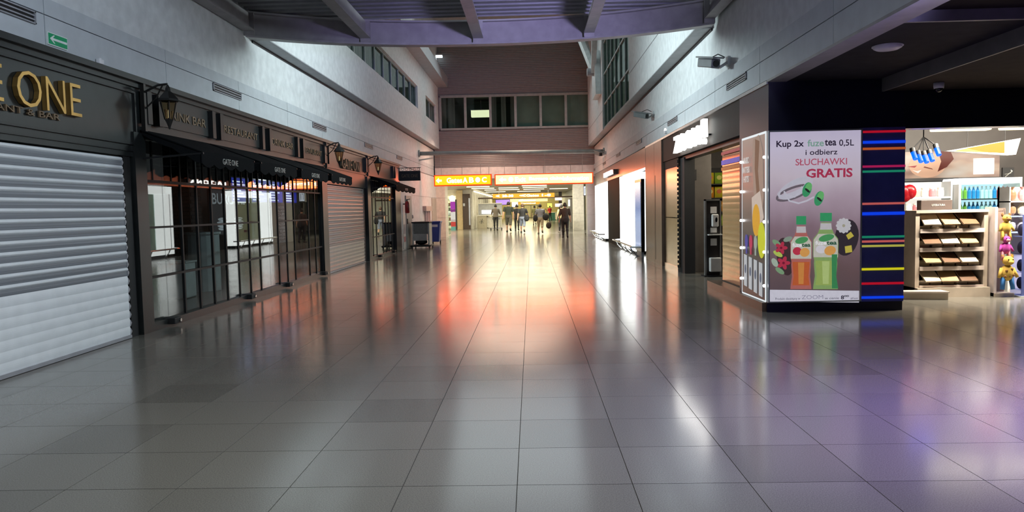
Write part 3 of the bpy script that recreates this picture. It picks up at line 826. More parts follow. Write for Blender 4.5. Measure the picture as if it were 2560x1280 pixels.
# ------------------------------------------------------------------ cross pipe and the lit orange direction signs
t = thing('cross_pipe', 'grey green steel pipe beam spanning the hall between both side walls', 'beam', (-.8, 32, 3.8))
MB().cyl((LX - .035, 32, 3.88), (RX + .035, 32, 3.80), .085, n=20).build('pipe', green_steel, t, smooth=True)
for x, z, s in ((LX - .035, 3.88, 1), (RX + .035, 3.80, -1)):
    MB().cyl((x, 32, z), (x + .06 * s, 32, z), .15, n=20).build('flange', green_steel, t)
MB().bar((LX - .03, 32.0, 3.6), (LX + .5, 32.6, 3.72), .06).build('side_brace', green_steel, t)
orange = emat('orange_lightbox', (1.0, .33, .025), 2.6)
amber_l = emat('amber_lightbox', (1.0, .075, .002), 11.0)
pale_o = emat('washed_lightbox', (1.0, .19, .055), 11.0, var=.3, scale=.8)
red_fr = emat('red_lit_frame', (.85, .07, .01), 1.0)
letter_l = emat('white_lit_letter', (1.0, .92, .75), 6)
def hang_sign(label, xa, xb, za, zb, y, face, marks, cables, washed):
    t = thing('direction_sign', label, 'sign', ((xa + xb) / 2, y, za))
    MB().box(xa, xb, y + .01, y + .16, za, zb).build('case', red_fr, t, bevel=.008)
    for yo in (0, .158): MB().box(xa + .05, xb - .05, y + yo, y + yo + .012, za + .05, zb - .045).build('lit_face', face, t)
    for k, mk in enumerate(marks):
        kind, cx, w, h = mk; cz = (za + zb) / 2
        if kind == 'arrow':
            a = MB(); a.prism([(cx - w / 2, cz), (cx, cz + h / 2), (cx, cz + h / 6), (cx + w / 2, cz + h / 6), (cx + w / 2, cz - h / 6), (cx, cz - h / 6), (cx, cz - h / 2)], 'y', y - .008, y - .001)
            a.build('arrow', letter_l, t)
        elif kind == 'disc':
            MB().prism(circle(cx, cz, w / 2, h / 2), 'y', y - .008, y - .001).build('pictogram', letter_l, t)
        elif kind == 'patch':
            MB().box(cx - w / 2, cx + w / 2, y - .006, y - .001, cz - h / 2, cz + h / 2).build('lit_patch', washed, t)
        else:
            text('lit_letters', kind, w, h, (cx, y - .004, cz), '-y', letter_l, t, depth=.006, bold=.02, each=True)
    for x in cables: MB().cyl((x, y + .08, zb), (x, y + .04, 3.74), .008, n=6).build('cable', mat('pale_cable', (.4, .38, .37), .5), t)
    return t
hang_sign('lit yellow orange direction sign with arrow and gate range on the narrower box', -4.16, -1.68, 2.47, 2.95, 32, amber_l,
          [('arrow', -3.95, .24, .22), ('Gates', -3.28, .66, .22), ('A', -2.82, .2, .22), ('B', -2.55, .2, .22), ('disc', -2.28, .20, .22), ('C', -2.0, .2, .22)], (-3.85, -2.16), None)
hang_sign('wide lit orange direction sign washed almost white on the longer box', -1.56, 2.65, 2.45, 2.93, 32, pale_o,
          [('arrow', -1.22, .3, .22), ('disc', -.86, .2, .22), ('Exit', -.45, .45, .2), ('Baggage claim', .62, 1.4, .18), ('Information', 1.9, 1.1, .18)], (-1.13, .6, 2.2), pale_o)
# ------------------------------------------------------------------ shops on the right
fas = mat('dark_metal_fascia', (.020, .017, .015), .6, spec=.15, var=.1)
copper = mat('bronze_pillar_panel', (.14, .095, .072), .36, metal=.35, spec=.35, var=.1)
shopR = thing('shop_front', 'dark metal shop front with open doorway and bronze pillar below the lit ZOOM letters', 'shopfront', (RX, 14, 0))
def fr2(name, *b, m=None, bev=0): return MB().box(*b).build(name, m or fas, shopR, bevel=bev)
fr2('fascia_board', RX + .03, RX + .3, 9.96, 20.4, 2.47, 3.04)
fr2('fascia_edge', RX + .0, RX + .06, 9.96, 20.4, 3.0, 3.045, m=mat('fascia_edge_strip', (.5, .5, .5), .3, metal=.8))
fr2('head_frame', RX + .12, RX + .3, 11.3, 17.9, 2.40, 2.47, m=dark_trim)
fr2('jamb', RX + .1, RX + .32, 15.75, 16.15, 0, 2.44, m=black_matt)
fr2('pillar_panel', RX + .0, RX + .3, 17.92, 18.95, 0, 3.0, m=copper)
fr2('pillar_panel', RX + .0, RX + .3, 18.97, 20.35, 0, 3.0, m=copper)
fr2('pillar_shadow_gap', RX - .002, RX + .02, 18.80, 18.86, .1, 2.2, m=black_matt)
fr2('pillar_edge', RX + .02, RX + .3, 20.36, 20.55, 0, 3.0, m=black)
fr2('plinth', RX - .05, RX + .2, 9.98, 13.1, .0, .12, m=copper)

def steel_shutter(label, ya, yb, z0, z1, x, face_m):
    t = thing('steel_shutter', label, 'shutter', (x, (ya + yb) / 2, z0))
    n = 22; p = (z1 - z0) / n
    for k in range(n):
        z = z0 + k * p
        pr = [(x - .0014 * math.sin(math.pi * i / 5) , z + p * i / 5) for i in range(6)]
        m = MB(); vs = []
        for xx, zz in pr: vs += [(xx, ya, zz), (xx, yb, zz)]
        m._add(vs, [(2 * i, 2 * i + 1, 2 * i + 3, 2 * i + 2) for i in range(5)])
        m._add([(x + .01, ya, z), (x + .01, yb, z), (x + .01, yb, z + p), (x + .01, ya, z + p)], [(0, 3, 2, 1)])
        m.build('slat', face_m, t)
    MB().box(x - .02, x + .02, ya, yb, z0 - .04, z0).build('bottom_bar', black_matt, t)
    MB().box(x - .03, x + .03, ya - .12, ya - .005, z0 - .04, z1).build('guide_rail', black_matt, t)
    return t
ss = mat('polished_steel_slat', (.38, .29, .18), .16, metal=1.0, var=.08, scale=2)
steel_shutter('polished steel shutter reflecting warm light beside the poster corner', 11.72, 13.02, .13, 2.40, RX + .2, ss)
sp = thing('closed_shutter', 'smooth polished steel shutter leaf between the black jamb and bronze pillar', 'shutter', (RX + .1, 17.0, 0))
for z0, z1 in ((.10, 1.16), (1.18, 2.28)):
    MB().box(RX + .06, RX + .12, 16.17, 17.9, z0, z1).build('panel', mat('polished_steel_sheet', (.36, .31, .24), .2, metal=1.0, var=.1), sp)
MB().box(RX + .04, RX + .14, 16.17, 17.9, 0, .10).build('kick_plate', steel, sp)
MB().box(RX + .06, RX + .14, 16.17, 17.9, 2.28, 2.47).build('head_panel', fas, sp)
sh2 = MB()
for k in range(24): sh2.prism([(16.17, .1 + k * .098), (16.12, .12 + k * .098), (16.17, .16 + k * .098)], 'x', RX + .03, RX + .06)
sh2.build('end_lock_strip', black_matt, sp)
# coloured stripes over the doorway shutter
for z0, z1, c, nm in ((2.28, 2.33, '#a02a3a', 'red'), (2.11, 2.19, '#3a55c8', 'blue'), (2.02, 2.07, '#b06a2a', 'orange')):
    fr2('stripe', RX + .175, RX + .186, 11.73, 13.0, z0, z1, m=mat('stripe_' + nm, c, .4))
# interior of the newsagent
brown = mat('brown_partition', (.085, .075, .068), .6)
struct('wall_newsagent', MB().box(RX + .2, 3.87, 16.2, 16.3, 0, 2.88).box(5.3, 5.4, 13.8, 17.9, 0, 2.88).box(RX + .3, 5.4, 17.8, 17.9, 0, 2.88), brown)
struct('ceiling_newsagent', MB().box(RX + .3, 4.86, 10.3, 17.9, 2.88, 3.0).box(4.86, 5.4, 13.72, 17.9, 2.88, 3.0), mat('newsagent_ceiling', (.06, .055, .05), .7))
t = thing('no_smoking_sign', 'black square no smoking plaque on the brown partition in the doorway', 'sign', (3.44, 16.18, 1.9))
def nosmoke(t, x, y, z, s):
    MB().box(x - s / 2, x + s / 2, y - .02, y, z - s / 2, z + s / 2).build('plate', black_matt, t)
    w = mat('sign_white', (.55, .54, .5), .5)
    m = MB(); m.bar((x - s * .36, y - .024, z - s * .1), (x + s * .2, y - .024, z - s * .0), .05 * s / .3, .004); m.build('cigarette', w, t)
    m = MB(); m.bar((x - s * .3, y - .026, z - s * .32), (x + s * .32, y - .026, z + s * .2), .04 * s / .3, .004); m.build('slash', w, t)
    m = MB(); m.tube([(x + s * .22, y - .024, z + .02), (x + s * .3, y - .024, z + s * .14), (x + s * .2, y - .024, z + s * .28)], .012 * s / .3, 6); m.build('smoke', w, t)
nosmoke(t, 3.44, 16.2, 2.09, .22)
# sanitiser stand
t = thing('sanitiser_stand', 'black framed hand sanitiser stand with white dispenser in the doorway', 'stand', (3.63, 15.1, 0))
wh = mat('dispenser_white', (.72, .70, .68), .35)
xa, xb, yy = 3.50, 3.77, 15.10
MB().box(xa, xb, yy, yy + .05, 0.02, 1.52).build('back_board', mat('stand_board', (.02, .016, .015), .4), t)
f = MB(); f.box(xa - .03, xa, yy - .02, yy + .07, 0, 1.55); f.box(xb, xb + .03, yy - .02, yy + .07, 0, 1.55); f.box(xa - .03, xb + .03, yy - .02, yy + .07, 1.52, 1.55)
f.build('frame', mat('stand_frame', (.45, .44, .42), .3, metal=.7), t)
MB().box(xa - .06, xb + .06, yy - .1, yy + .2, 0, .02).build('foot', black_matt, t)
dsp = MB().box(3.60, 3.73, yy - .10, yy, 1.0, 1.25).build('dispenser', wh, t, bevel=.02)
MB().prism(circle(3.68, 1.14, .022, .05), 'y', yy - .105, yy - .1).build('window', black, dsp)
for z0, z1, a, b in ((1.27, 1.40, 3.585, 3.71), (.88, .98, 3.585, 3.71), (.62, .76, 3.585, 3.71)):
    MB().box(a, b, yy - .006, yy, z0, z1).build('notice', wh, t)
MB().box(xa + .02, xb + .03, yy - .16, yy, .83, .85).build('drip_tray', wh, t)
MB().box(3.55, 3.77, yy - .14, yy, .10, .38).build('waste_box', wh, t, bevel=.015)
# snack shelf and crisp packets seen beside the steel shutter
t = thing('snack_shelf', 'dark shelving with rows of crisp packets inside the newsagent', 'shelf', (4.45, 17.4, 0))
MB().box(4.02, 4.9, 17.70, 17.75, 0, 2.3).build('back_panel', black_matt, t)
for z in (.5, .95, 1.28, 1.60, 1.92):
    MB().box(4.03, 4.9, 17.35, 17.7, z - .025, z).build('shelf_board', black_matt, t)
for x in (4.0, 4.9): MB().box(x, x + .03, 17.35, 17.75, 0, 2.3).build('side_panel', black_matt, t)
def packet(x, y, z, w, h, c, label, group):
    t = thing('crisp_packet', label, 'packet', (x, y, z), group)
    pr = [(.0, 0), (.035, .12), (.05, .45), (.04, .85), (.0, 1)]
    m = MB(); vs = []
    for d, u in pr: vs += [(x - w / 2, y - d * .3, z + h * u), (x - w / 6, y - d, z + h * u), (x + w / 6, y - d, z + h * u), (x + w / 2, y - d * .3, z + h * u)]
    m._add(vs, [(4 * j + i, 4 * j + i + 1, 4 * j + i + 5, 4 * j + i + 4) for j in range(4) for i in range(3)])
    m._add([(v[0], y + .012, v[2]) for v in vs], [(4 * j + i, 4 * j + i + 4, 4 * j + i + 5, 4 * j + i + 1) for j in range(4) for i in range(3)])
    m.build('bag', mat('packet_' + c, {'yellow': (.62, .50, .03), 'green': (.28, .45, .04), 'orange': (.7, .28, .03)}[c], .25), t, smooth=True)
    MB().prism(circle(x, z + h * .55, w * .3, h * .2, 12), 'y', y - .056, y - .05).build('print', mat('packet_print_' + c, {'yellow': (.7, .15, .02), 'green': (.75, .7, .1), 'orange': (.8, .7, .2)}[c], .4), t)
for r, z in enumerate((.951, 1.281, 1.601, 1.921)):
    for k in range(4):
        c = ('yellow', 'green', 'orange')[(k + r) % 3]
        packet(4.14 + k * .21, 17.50, z, .19, .26, c, '%s crisp packet on the %s board of the dark snack shelf' % (c, ('lowest', 'second', 'third', 'top')[r]), 'crisp packets on the snack shelf')

# big lit ZOOM letters
t = thing('lit_letter_sign', 'row of glowing white letters reading ZOOM on the dark metal fascia', 'sign', (RX, 14.4, 2.5))
zl = emat('white_letter_glow', (1.0, .98, .92), 6)
text('lit_letters', 'ZOOM', 2.3, .34, (RX - .06, 14.75, 2.70), '-x', zl, t, depth=.08, bold=.03, each=True)
MB().prism([(13.12, 2.62), (13.36, 2.62), (13.34, 2.93), (13.14, 2.93)], 'x', RX - .1, RX - .02).build('lit_stroke', zl, t)
MB().prism(circle(13.24, 2.55, .06, .05, 12), 'x', RX - .1, RX - .02).build('lit_dot', zl, t)
MB().box(RX - .02, RX + .03, 13.1, 15.9, 2.64, 2.67).build('mounting_rail', dark_trim, t)

# lit display portals with glazed niches
shopR2 = thing('shop_front', 'bronze faced shop front holding the two glowing white display portals', 'shopfront', (RX + .1, 29, 0))
MB().box(RX + .03, RX + .3, 20.55, 31.0, 2.50, 3.04).build('fascia_board', mat('bronze_fascia', (.20, .13, .10), .28, metal=.7), shopR2)
MB().box(RX + .03, RX + .3, 31.0, 37.0, 2.50, 3.04).build('fascia_board', mat('grey_fascia', (.30, .27, .25), .4), shopR2)
MB().box(RX + .05, RX + .25, 26.35, 30.9, 0, 2.5).build('black_panel', mat('deep_black_panel', (.006, .006, .006), .7, spec=.1), shopR2)
MB().box(RX + .05, RX + .25, 20.55, 20.75, 0, 2.5).build('black_panel', black, shopR2)
MB().box(RX + .05, RX + .25, 36.4, 37.0, 0, 2.5).build('end_panel', white_panel, shopR2)
def portal(label, ya, yb, inner_m, w=.42):
    t = thing('display_portal', label, 'display window', (RX, (ya + yb) / 2, 0))
    x0, x1 = RX - .03, RX + .42
    MB().box(x0, x1, yb - w, yb, .22, 2.46).build('lit_jamb', lamp_white, t)
    MB().box(x0, x1, ya, ya + w * .6, .22, 2.46).build('lit_jamb', lamp_white, t)
    MB().box(x0, x1, ya, yb, 2.20, 2.46).build('lit_lintel', lamp_white, t)
    MB().box(x0, x1, ya, yb, .10, .24).build('lit_sill', lamp_white, t)
    MB().box(x0 - .01, x0 + .0, yb - w * .5 - .012, yb - w * .5 + .012, .24, 2.2).build('joint_strip', grey_steel, t)
    MB().box(x0 + .03, x1, ya, yb, 0, .10).build('plinth', black_matt, t)
    MB().box(x1 + .14, x1 + .18, ya, yb, .2, 2.3).build('back_panel', inner_m, t)
    MB().box(x1 - .02, x1, ya + w * .6, yb - w, .24, 2.2).build('pane', clear_glass, t)
    return t
portal('glowing white display portal beside the tall blue screen', 22.3, 26.1, mat('olive_display', (.14, .15, .09), .6, var=.4, scale=3))
portal('glowing white display portal near the end of the hall with cream back panel', 31.6, 36.2, emat('cream_display', (.75, .58, .32), .7, var=.4, scale=1.5))
# goods in the second portal
tan_m = mat('tan_leather', (.3, .17, .08), .5)
for k in range(4):
    y = 32.6 + k * .8; z = .62 + .4 * (k % 2)
    t = thing('gift_box', 'small red gift box on a stand in the cream lit display portal', 'box', (RX + .48, y, .24), 'red boxes in the cream portal')
    MB().box(RX + .435, RX + .55, y - .15, y + .15, z, z + .1).build('box', red, t)
    MB().box(RX + .48, RX + .50, y - .01, y + .01, .24, z).build('stand', chrome, t)
# sign box over the black panel
t = thing('light_box_sign', 'small bright white projecting light box above the black panel', 'sign', (RX - .1, 29, 2.6))
MB().box(RX - .12, RX + .03, 27.2, 30.7, 2.62, 2.80).build('case', mat('sign_case', (.1, .05, .04), .4), t)
text('lit_letters', 'BALTONA', 3.2, .17, (RX - .14, 28.95, 2.71), '-x', zl, t, depth=.03, bold=.03, each=True)
# tall blue screen
t = thing('digital_screen', 'tall black framed screen showing pale blue beside the bronze pillar', 'screen', (RX - .05, 21.3, 0))
MB().box(RX - .06, RX + .04, 20.85, 22.1, .16, 2.2).build('frame', black, t, bevel=.01)
def screen_mat():
    m = bpy.data.materials.new('blue_screen'); m.use_nodes = True
    nt = m.node_tree; b = nt.nodes['Principled BSDF']; b.inputs['Base Color'].default_value = (.02, .03, .05, 1); b.inputs['Roughness'].default_value = .2
    tc = nt.nodes.new('ShaderNodeTexCoord'); sx = nt.nodes.new('ShaderNodeSeparateXYZ'); nt.links.new(tc.outputs['Generated'], sx.inputs[0])
    r = nt.nodes.new('ShaderNodeValToRGB'); e = r.color_ramp.elements
    e[0].color = (.16, .26, .5, 1); e[1].color = (.38, .42, .62, 1); k = e.new(.45); k.color = (.30, .42, .68, 1); k = e.new(.6); k.color = (.12, .22, .5, 1)
    nt.links.new(sx.outputs['Z'], r.inputs[0]); nt.links.new(r.outputs[0], b.inputs['Emission Color']); b.inputs['Emission Strength'].default_value = .9
    return m
MB().box(RX - .068, RX - .06, 20.95, 22.0, .26, 2.12).build('display', screen_mat(), t)
MB().box(RX - .04, RX + .03, 21.0, 21.95, 0, .16).build('base', grey_steel, t)
# bumper rails
def bumper(label, ya, yb):
    t = thing('bumper_rail', label, 'rail', (RX - .3, (ya + yb) / 2, 0))
    x = RX - .28
    MB().tube([(RX - .05, yb + .12, .30), (x - .02, yb, .30), (x, yb - .15, .30), (x, ya + .15, .30), (x - .02, ya, .30), (RX - .05, ya - .12, .30)], .028, 10).build('rail', chrome, t)
    n = 4
    for k in range(n):
        y = ya + (yb - ya) * (k + .5) / n
        MB().tube([(x, y, .29), (x + .06, y, .16), (RX - .06, y, .0)], .02, 8).build('leg', chrome, t)
        MB().lathe((RX - .06, y, 0), [(.05, 0), (.05, .012)], 12).build('foot_plate', chrome, t)
    return t
bumper('chrome bumper rail on the floor before the portal beside the blue screen', 21.0, 25.9)
bumper('chrome bumper rail on the floor before the cream backed portal', 31.4, 36.0)
# cabinets behind the portals so that nothing is open to the void
struct('wall_shop_rear', MB().box(4.4, 4.5, 20.4, 36.99, 0, 2.97), dim_room)
struct('wall_shop_side', MB().box(RX + .31, 4.39, 20.4, 20.5, 0, 2.97), dim_room)
struct('wall_shop_divider', MB().box(RX + .31, 4.39, 30.9, 31.0, 0, 2.97), dim_room)
struct('ceiling_shop_rear', MB().box(RX + .31, 4.5, 20.4, 36.99, 2.98, 3.05), dim_room)

# security cameras on the right wall
def sec_camera(label, y, z, s, yaw):
    t = thing('security_camera', label, 'camera', (RX - .2, y, z))
    a = Vector((math.sin(yaw), math.cos(yaw), -.22)).normalized() * s
    c = Vector((RX - .28, y, z))
    cm = mat('camera_grey', (.16, .17, .17), .4)
    MB().bar(c - a * .22, c + a * .22, .13 * s, .12 * s).build('housing', cm, t, bevel=.015)
    MB().bar(c - a * .24 + Vector((0, 0, .075 * s)), c + a * .30 + Vector((0, 0, .075 * s)), .16 * s, .02 * s).build('sun_shield', cm, t)
    MB().cyl(c + a * .215, c + a * .235, .045 * s, n=16).build('lens', black, t)
    b = MB(); b.tube([(RX + .04, y - .02, z + .02), (RX - .12, y - .02, z - .08), tuple(c + Vector((0, 0, -.05)))], .02 * s); b.box(RX - .0, RX + .04, y - .07, y + .05, z - .05, z + .09)
    b.build('bracket', mat('camera_bracket', (.5, .52, .52), .4), t)
    MB().tube([(RX + .0, y + .1, z + .1), (RX - .1, y + .14, z + .16), tuple(c - a * .2)], .008, 6).build('cable', black_matt, t)
    return t
sec_camera('large grey security camera on the bright wall near the footbridge', 11.95, 3.66, 1.15, math.pi * .93)
sec_camera('slim grey security camera on the right wall above the lit letters', 19.2, 3.74, 1.0, math.pi * .8)
sec_camera('grey security camera at the end of the cross pipe', 31.3, 3.66, 1.2, math.pi * .9)
t = thing('beacon_lamp', 'small white lamp on the lower edge of the right wall band', 'lamp', (RX - .03, 17.2, 3.08))
MB().box(RX - .05, RX + .0, 17.15, 17.25, 3.08, 3.14).build('base', M['white_plastic'], t)
MB().lathe((RX - .03, 17.2, 3.14), [(.03, 0), (.02, .05), (.005, .06)], 10).build('lens', emat('beacon', (1, .95, .9), 2), t)
# ------------------------------------------------------------------ kiosk corner: blue wall, posters, stripes
KY = 9.94
navy = mat('navy_laminate', (.005, .005, .024), .35, var=.1)
navy2 = mat('navy_panel', (.07, .08, .36), .40, var=.1)
kw = struct('wall_kiosk', MB().box(RX + .02, 4.87, KY, KY + .3, 0, 3.03).box(RX + .02, RX + .3, KY + .3, 11.3, 0, 3.03), navy)
struct('wall_kiosk_fascia', MB().box(4.87, 12, KY, KY + .25, 2.38, 2.87), mat('dark_navy_fascia', (.008, .008, .018), .3))
struct('trim_18', MB().box(4.3, 4.88, KY - .02, KY + .001, .12, 2.40), navy2)
struct('trim_19', MB().box(RX + .0, 4.87, KY - .012, KY + .001, 0, .12), navy)
for z, h, c, nm in ((2.345, .028, '#c0152c', 'red'), (2.21, .035, '#1148ff', 'blue'), (2.125, .03, '#c05c2c', 'orange'), (1.895, .028, '#b02058', 'magenta'),
                    (1.83, .028, '#1f8a6a', 'green'), (1.41, .028, '#c8605c', 'salmon'), (1.28, .04, '#1148ff', 'blue'), (.975, .028, '#1f8a6a', 'green'),
                    (.915, .028, '#c8605c', 'salmon'), (.855, .028, '#b8b450', 'olive'), (.55, .03, '#e0d820', 'yellow'), (.36, .03, '#d01830', 'red'), (.175, .032, '#1148ff', 'blue')):
    st_ = MB().box(4.325, 4.88, KY - .032, KY - .02, z - h / 2, z + h / 2).build('stripe', emat('stripe_glow_' + nm, lin(c), .75), kw)
    st_['label'] = nm + ' horizontal stripe'

# --- backlit front poster
PX0, PZ0, PW, PH = RX + .02, .14, 1.19, 2.235
post = thing('poster_light_box', 'backlit tea poster with two bottles on the navy kiosk front', 'poster', (PX0 + PW / 2, KY, PZ0))
def print_bg():
    m = bpy.data.materials.new('poster_print'); m.use_nodes = True
    nt = m.node_tree; b = nt.nodes['Principled BSDF']; b.inputs['Roughness'].default_value = .3; b.inputs['Base Color'].default_value = (.1, .1, .1, 1)
    tc = nt.nodes.new('ShaderNodeTexCoord'); sx = nt.nodes.new('ShaderNodeSeparateXYZ'); nt.links.new(tc.outputs['Generated'], sx.inputs[0])
    r = nt.nodes.new('ShaderNodeValToRGB'); e = r.color_ramp.elements
    e[0].color = lin('#4a3c42') + (1,); e[1].color = lin('#b0a8c0') + (1,)
    for p, c in ((.2, '#5a4648'), (.42, '#76606a'), (.60, '#9c8a98'), (.75, '#b4a8b4'), (.9, '#b8b0c4')):
        k = e.new(p); k.color = lin(c) + (1,)
    n = nt.nodes.new('ShaderNodeTexNoise'); n.inputs['Scale'].default_value = 3.5; n.inputs['Detail'].default_value = 5
    nt.links.new(tc.outputs['Generated'], n.inputs['Vector'])
    ad = nt.nodes.new('ShaderNodeMath'); ad.operation = 'MULTIPLY_ADD'; ad.inputs[1].default_value = .16
    sb = nt.nodes.new('ShaderNodeMath'); sb.operation = 'SUBTRACT'; sb.inputs[1].default_value = .08
    nt.links.new(sx.outputs['Z'], sb.inputs[0]); nt.links.new(n.outputs['Fac'], ad.inputs[0]); nt.links.new(sb.outputs[0], ad.inputs[2])
    nt.links.new(ad.outputs[0], r.inputs[0]); nt.links.new(r.outputs[0], b.inputs['Emission Color']); b.inputs['Emission Strength'].default_value = .95
    return m
MB().box(PX0, PX0 + PW, KY - .03, KY - .012, PZ0, PZ0 + PH).build('print_panel', print_bg(), post)
f = MB(); a, b, c, d = PX0, PX0 + PW, PZ0, PZ0 + PH
f.box(a - .015, a + .006, KY - .045, KY - .012, c - .01, d + .012); f.box(b - .008, b + .012, KY - .045, KY - .012, c - .01, d + .012)
f.box(a, b, KY - .045, KY - .012, d - .006, d + .012); f.box(a, b, KY - .045, KY - .012, c - .012, c + .004)
f.build('frame', mat('light_box_frame', (.5, .52, .55), .3, metal=.6), post)
def pu(px, py):
    """poster artwork, in the poster's own plane"""
    return PX0 + (px - 1921) / 230.5 * PW, PZ0 + (755 - (py + (px - 1921) * .02)) / 427 * PH
_lay = [0]
def ink(c, s=.72): return emat('ink_' + c, lin('#' + c), s, var=.08, scale=25)
def art(name, pts, c, par=post, y=None, s=.72):
    _lay[0] += 1
    yy = KY - .0305 - .0002 * _lay[0]
    return MB().prism([pu(*q) for q in pts], 'y', yy - .0004, yy).build(name, ink(c, s), par)
def atext(s, x0, x1, y0, y1, c, bold=.0, par=post):
    _lay[0] += 1
    a = pu(x0, y1); b = pu(x1, y0)
    return text('print_letters', s, b[0] - a[0], b[1] - a[1], ((a[0] + b[0]) / 2, KY - .0308 - .0002 * _lay[0], (a[1] + b[1]) / 2), '-y', ink(c), par, depth=.0006, bold=bold)
art('white_footer', [(1922, 724), (2149, 726), (2149, 756), (1922, 754)], 'd4d2e0')
atext('Kup 2x', 1939, 2008, 349, 371, '2c2438', .02)
atext('fuze', 2017, 2058, 347, 365, '84a89c', .02)
atext('tea', 2060, 2089, 347, 363, '2c2438', .02)
atext('0,5L', 2096, 2133, 347, 366, '2c2438', .01)
atext('i odbierz', 2012, 2092, 371, 386, '2c2438', .01)
atext('SŁUCHAWKI', 1987, 2116, 393, 412, 'b85870', .01)
atext('GRATIS', 2014, 2130, 418, 443, 'b03a58', .03)
atext('Produkt dostępny w', 1937, 2000, 743, 752, '5a5668')
atext('ZOOM', 2004, 2058, 737, 748, '8a869c', -.01)
atext('w cenie', 2062, 2098, 742, 748, '5a5668')
atext('8', 2103, 2111, 738, 748, '2c2838', .02)
atext('00', 2111, 2123, 737, 742, '2c2838', .02)
atext('zł/szt', 2127, 2146, 742, 748, '5a5668')
# earphones
def cable(pts, w, c):
    _lay[0] += 1
    q = [Vector((pu(*p)[0], 0, pu(*p)[1])) for p in pts]; L = []; Rr = []
    for i, p in enumerate(q):
        d = (q[min(i + 1, len(q) - 1)] - q[max(i - 1, 0)]).normalized(); n = Vector((-d.z, 0, d.x)) * w / 2
        L.append(p + n); Rr.append(p - n)
    yy = KY - .0305 - .0002 * _lay[0]; m = MB()
    for i in range(len(q) - 1): m.quad((L[i].x, yy, L[i].z), (L[i + 1].x, yy, L[i + 1].z), (Rr[i + 1].x, yy, Rr[i + 1].z), (Rr[i].x, yy, Rr[i].z))
    return m.build('print_cable', ink(c), post)
def ell(cx, cy, rx, ry, rot=0, n=24, a0=0, a1=360):
    return [(cx + rx * math.cos(R(t)) * math.cos(R(rot)) - ry * math.sin(R(t)) * math.sin(R(rot)), cy + rx * math.cos(R(t)) * math.sin(R(rot)) + ry * math.sin(R(t)) * math.cos(R(rot)))
            for t in [a0 + (a1 - a0) * k / n for k in range(n + 1)]]
cable(ell(1982, 480, 44, 13, -20), .03, '6e646e')
for k in range(4): cable(ell(1978 + k * 3, 471 - k * 1, 37 + k * 3, 9 + k * 3, -22 - k * 2), .024, 'c4c2d0')
cable([(1958, 476), (1965, 486), (1985, 490), (1998, 478), (2004, 464)], .022, 'c8c6d4')
cable([(1958, 480), (1972, 500), (1995, 506), (2015, 500), (2034, 490)], .022, 'c8c6d4')
for cx, cy in ((2016, 472), (2046, 494)):
    art('earphone', ell(cx, cy, 11, 19, 18), '3f9a68'); art('earphone', ell(cx + 4, cy - 6, 8, 12, 18), '6ab870')
    art('earphone_tip', ell(cx + 1, cy + 2, 8, 3, 40), '26302c')
# splash, flowers, fruit
art('dark_splash', ell(2116, 592, 30, 46, 10), '383038'); art('dark_splash', ell(1962, 640, 22, 48, -8), '453438')
def flower(cx, cy, r, c, c2, n=5):
    for k in range(n): art('petal', ell(cx + r * .55 * math.cos(R(360 / n * k)), cy + r * .55 * math.sin(R(360 / n * k)), r * .55, r * .32, 360 / n * k, 10), c)
    art('flower_heart', ell(cx, cy, r * .22, r * .22, 0, 8), c2)
for cx, cy in ((1940, 606), (1948, 676)): art('leaf', ell(cx, cy, 13, 6, 35), '7fa07c')
art('leaf', ell(1968, 596, 12, 6, -20), '8a9a8c'); art('leaf', ell(1935, 655, 12, 7, 60), 'a8b8a8'); art('leaf', ell(1943, 633, 13, 6, 30), 'b4c860')
flower(1951, 618, 15, 'b83850', '7a2038'); flower(1957, 656, 16, 'b83850', '7a2038')
flower(2108, 562, 18, 'c8c6cc', 'a8a490', 12)
art('pineapple_chunk', [(2114, 586), (2126, 577), (2134, 588), (2120, 597)], 'c8b850'); art('pineapple_chunk', [(2111, 614), (2128, 611), (2130, 628), (2113, 631)], 'c8b850')
# bottles
def bottle_art(cx, top, w, body, light, mid, capc):
    def X(u): return cx + u * w
    prof = [(.36, 0), (.36, .035), (.42, .06), (.62, .16), (.96, .24), (1.0, .32), (.98, .50), (.90, .56), (.92, .62), (.84, .80), (.96, .95), (.98, 1.0)]
    H = 722 - top
    L = [(X(-a), top + H * v) for a, v in prof]; Rr = [(X(a), top + H * v) for a, v in prof]
    art('bottle', L + Rr[::-1], body)
    lo = [(.80, .57), (.78, .64), (.70, .80), (.80, .94)]
    art('tea', [(X(-a), top + H * v) for a, v in lo] + [(X(a), top + H * v) for a, v in lo[::-1]], mid)
    art('tea_light', [(X(-.28), top + H * .58), (X(.30), top + H * .58), (X(.24), top + H * .92), (X(-.22), top + H * .92)], light)
    art('label', [(X(-.60), top + H * .17), (X(.60), top + H * .17), (X(.95), top + H * .26), (X(.96), top + H * .52), (X(-.96), top + H * .52), (X(-.95), top + H * .26)], 'c6c4b8' if capc else 'c6c4b8')
    art('label_leaf', ell(X(.05), top + H * .23, w * .62, H * .05, -14), '4f9a60')
    art('fruit', ell(X(-.36), top + H * .40, w * .42, H * .062, 0), 'c03a50' if mid == 'c06038' else 'd8d4dc')
    art('fruit', ell(X(.34), top + H * .42, w * .46, H * .07, -14), 'dca058')
    art('neck', [(X(-.42), top + 2), (X(.42), top + 2), (X(.46), top + 18), (X(-.46), top + 18)], 'c4c0c4')
    art('cap', [(X(-.46), top - 24), (X(.46), top - 24), (X(.46), top - 3), (X(-.46), top - 3)], '3a9a66')
    atext('fuze', X(-.82), X(.05), top + H * .27, top + H * .335, 'f0eef4', .03); atext('tea', X(.06), X(.86), top + H * .275, top + H * .335, '2c5a44', .03)
bottle_art(2001, 562, 27, 'b46a64', 'd08a48', 'c06038', True)
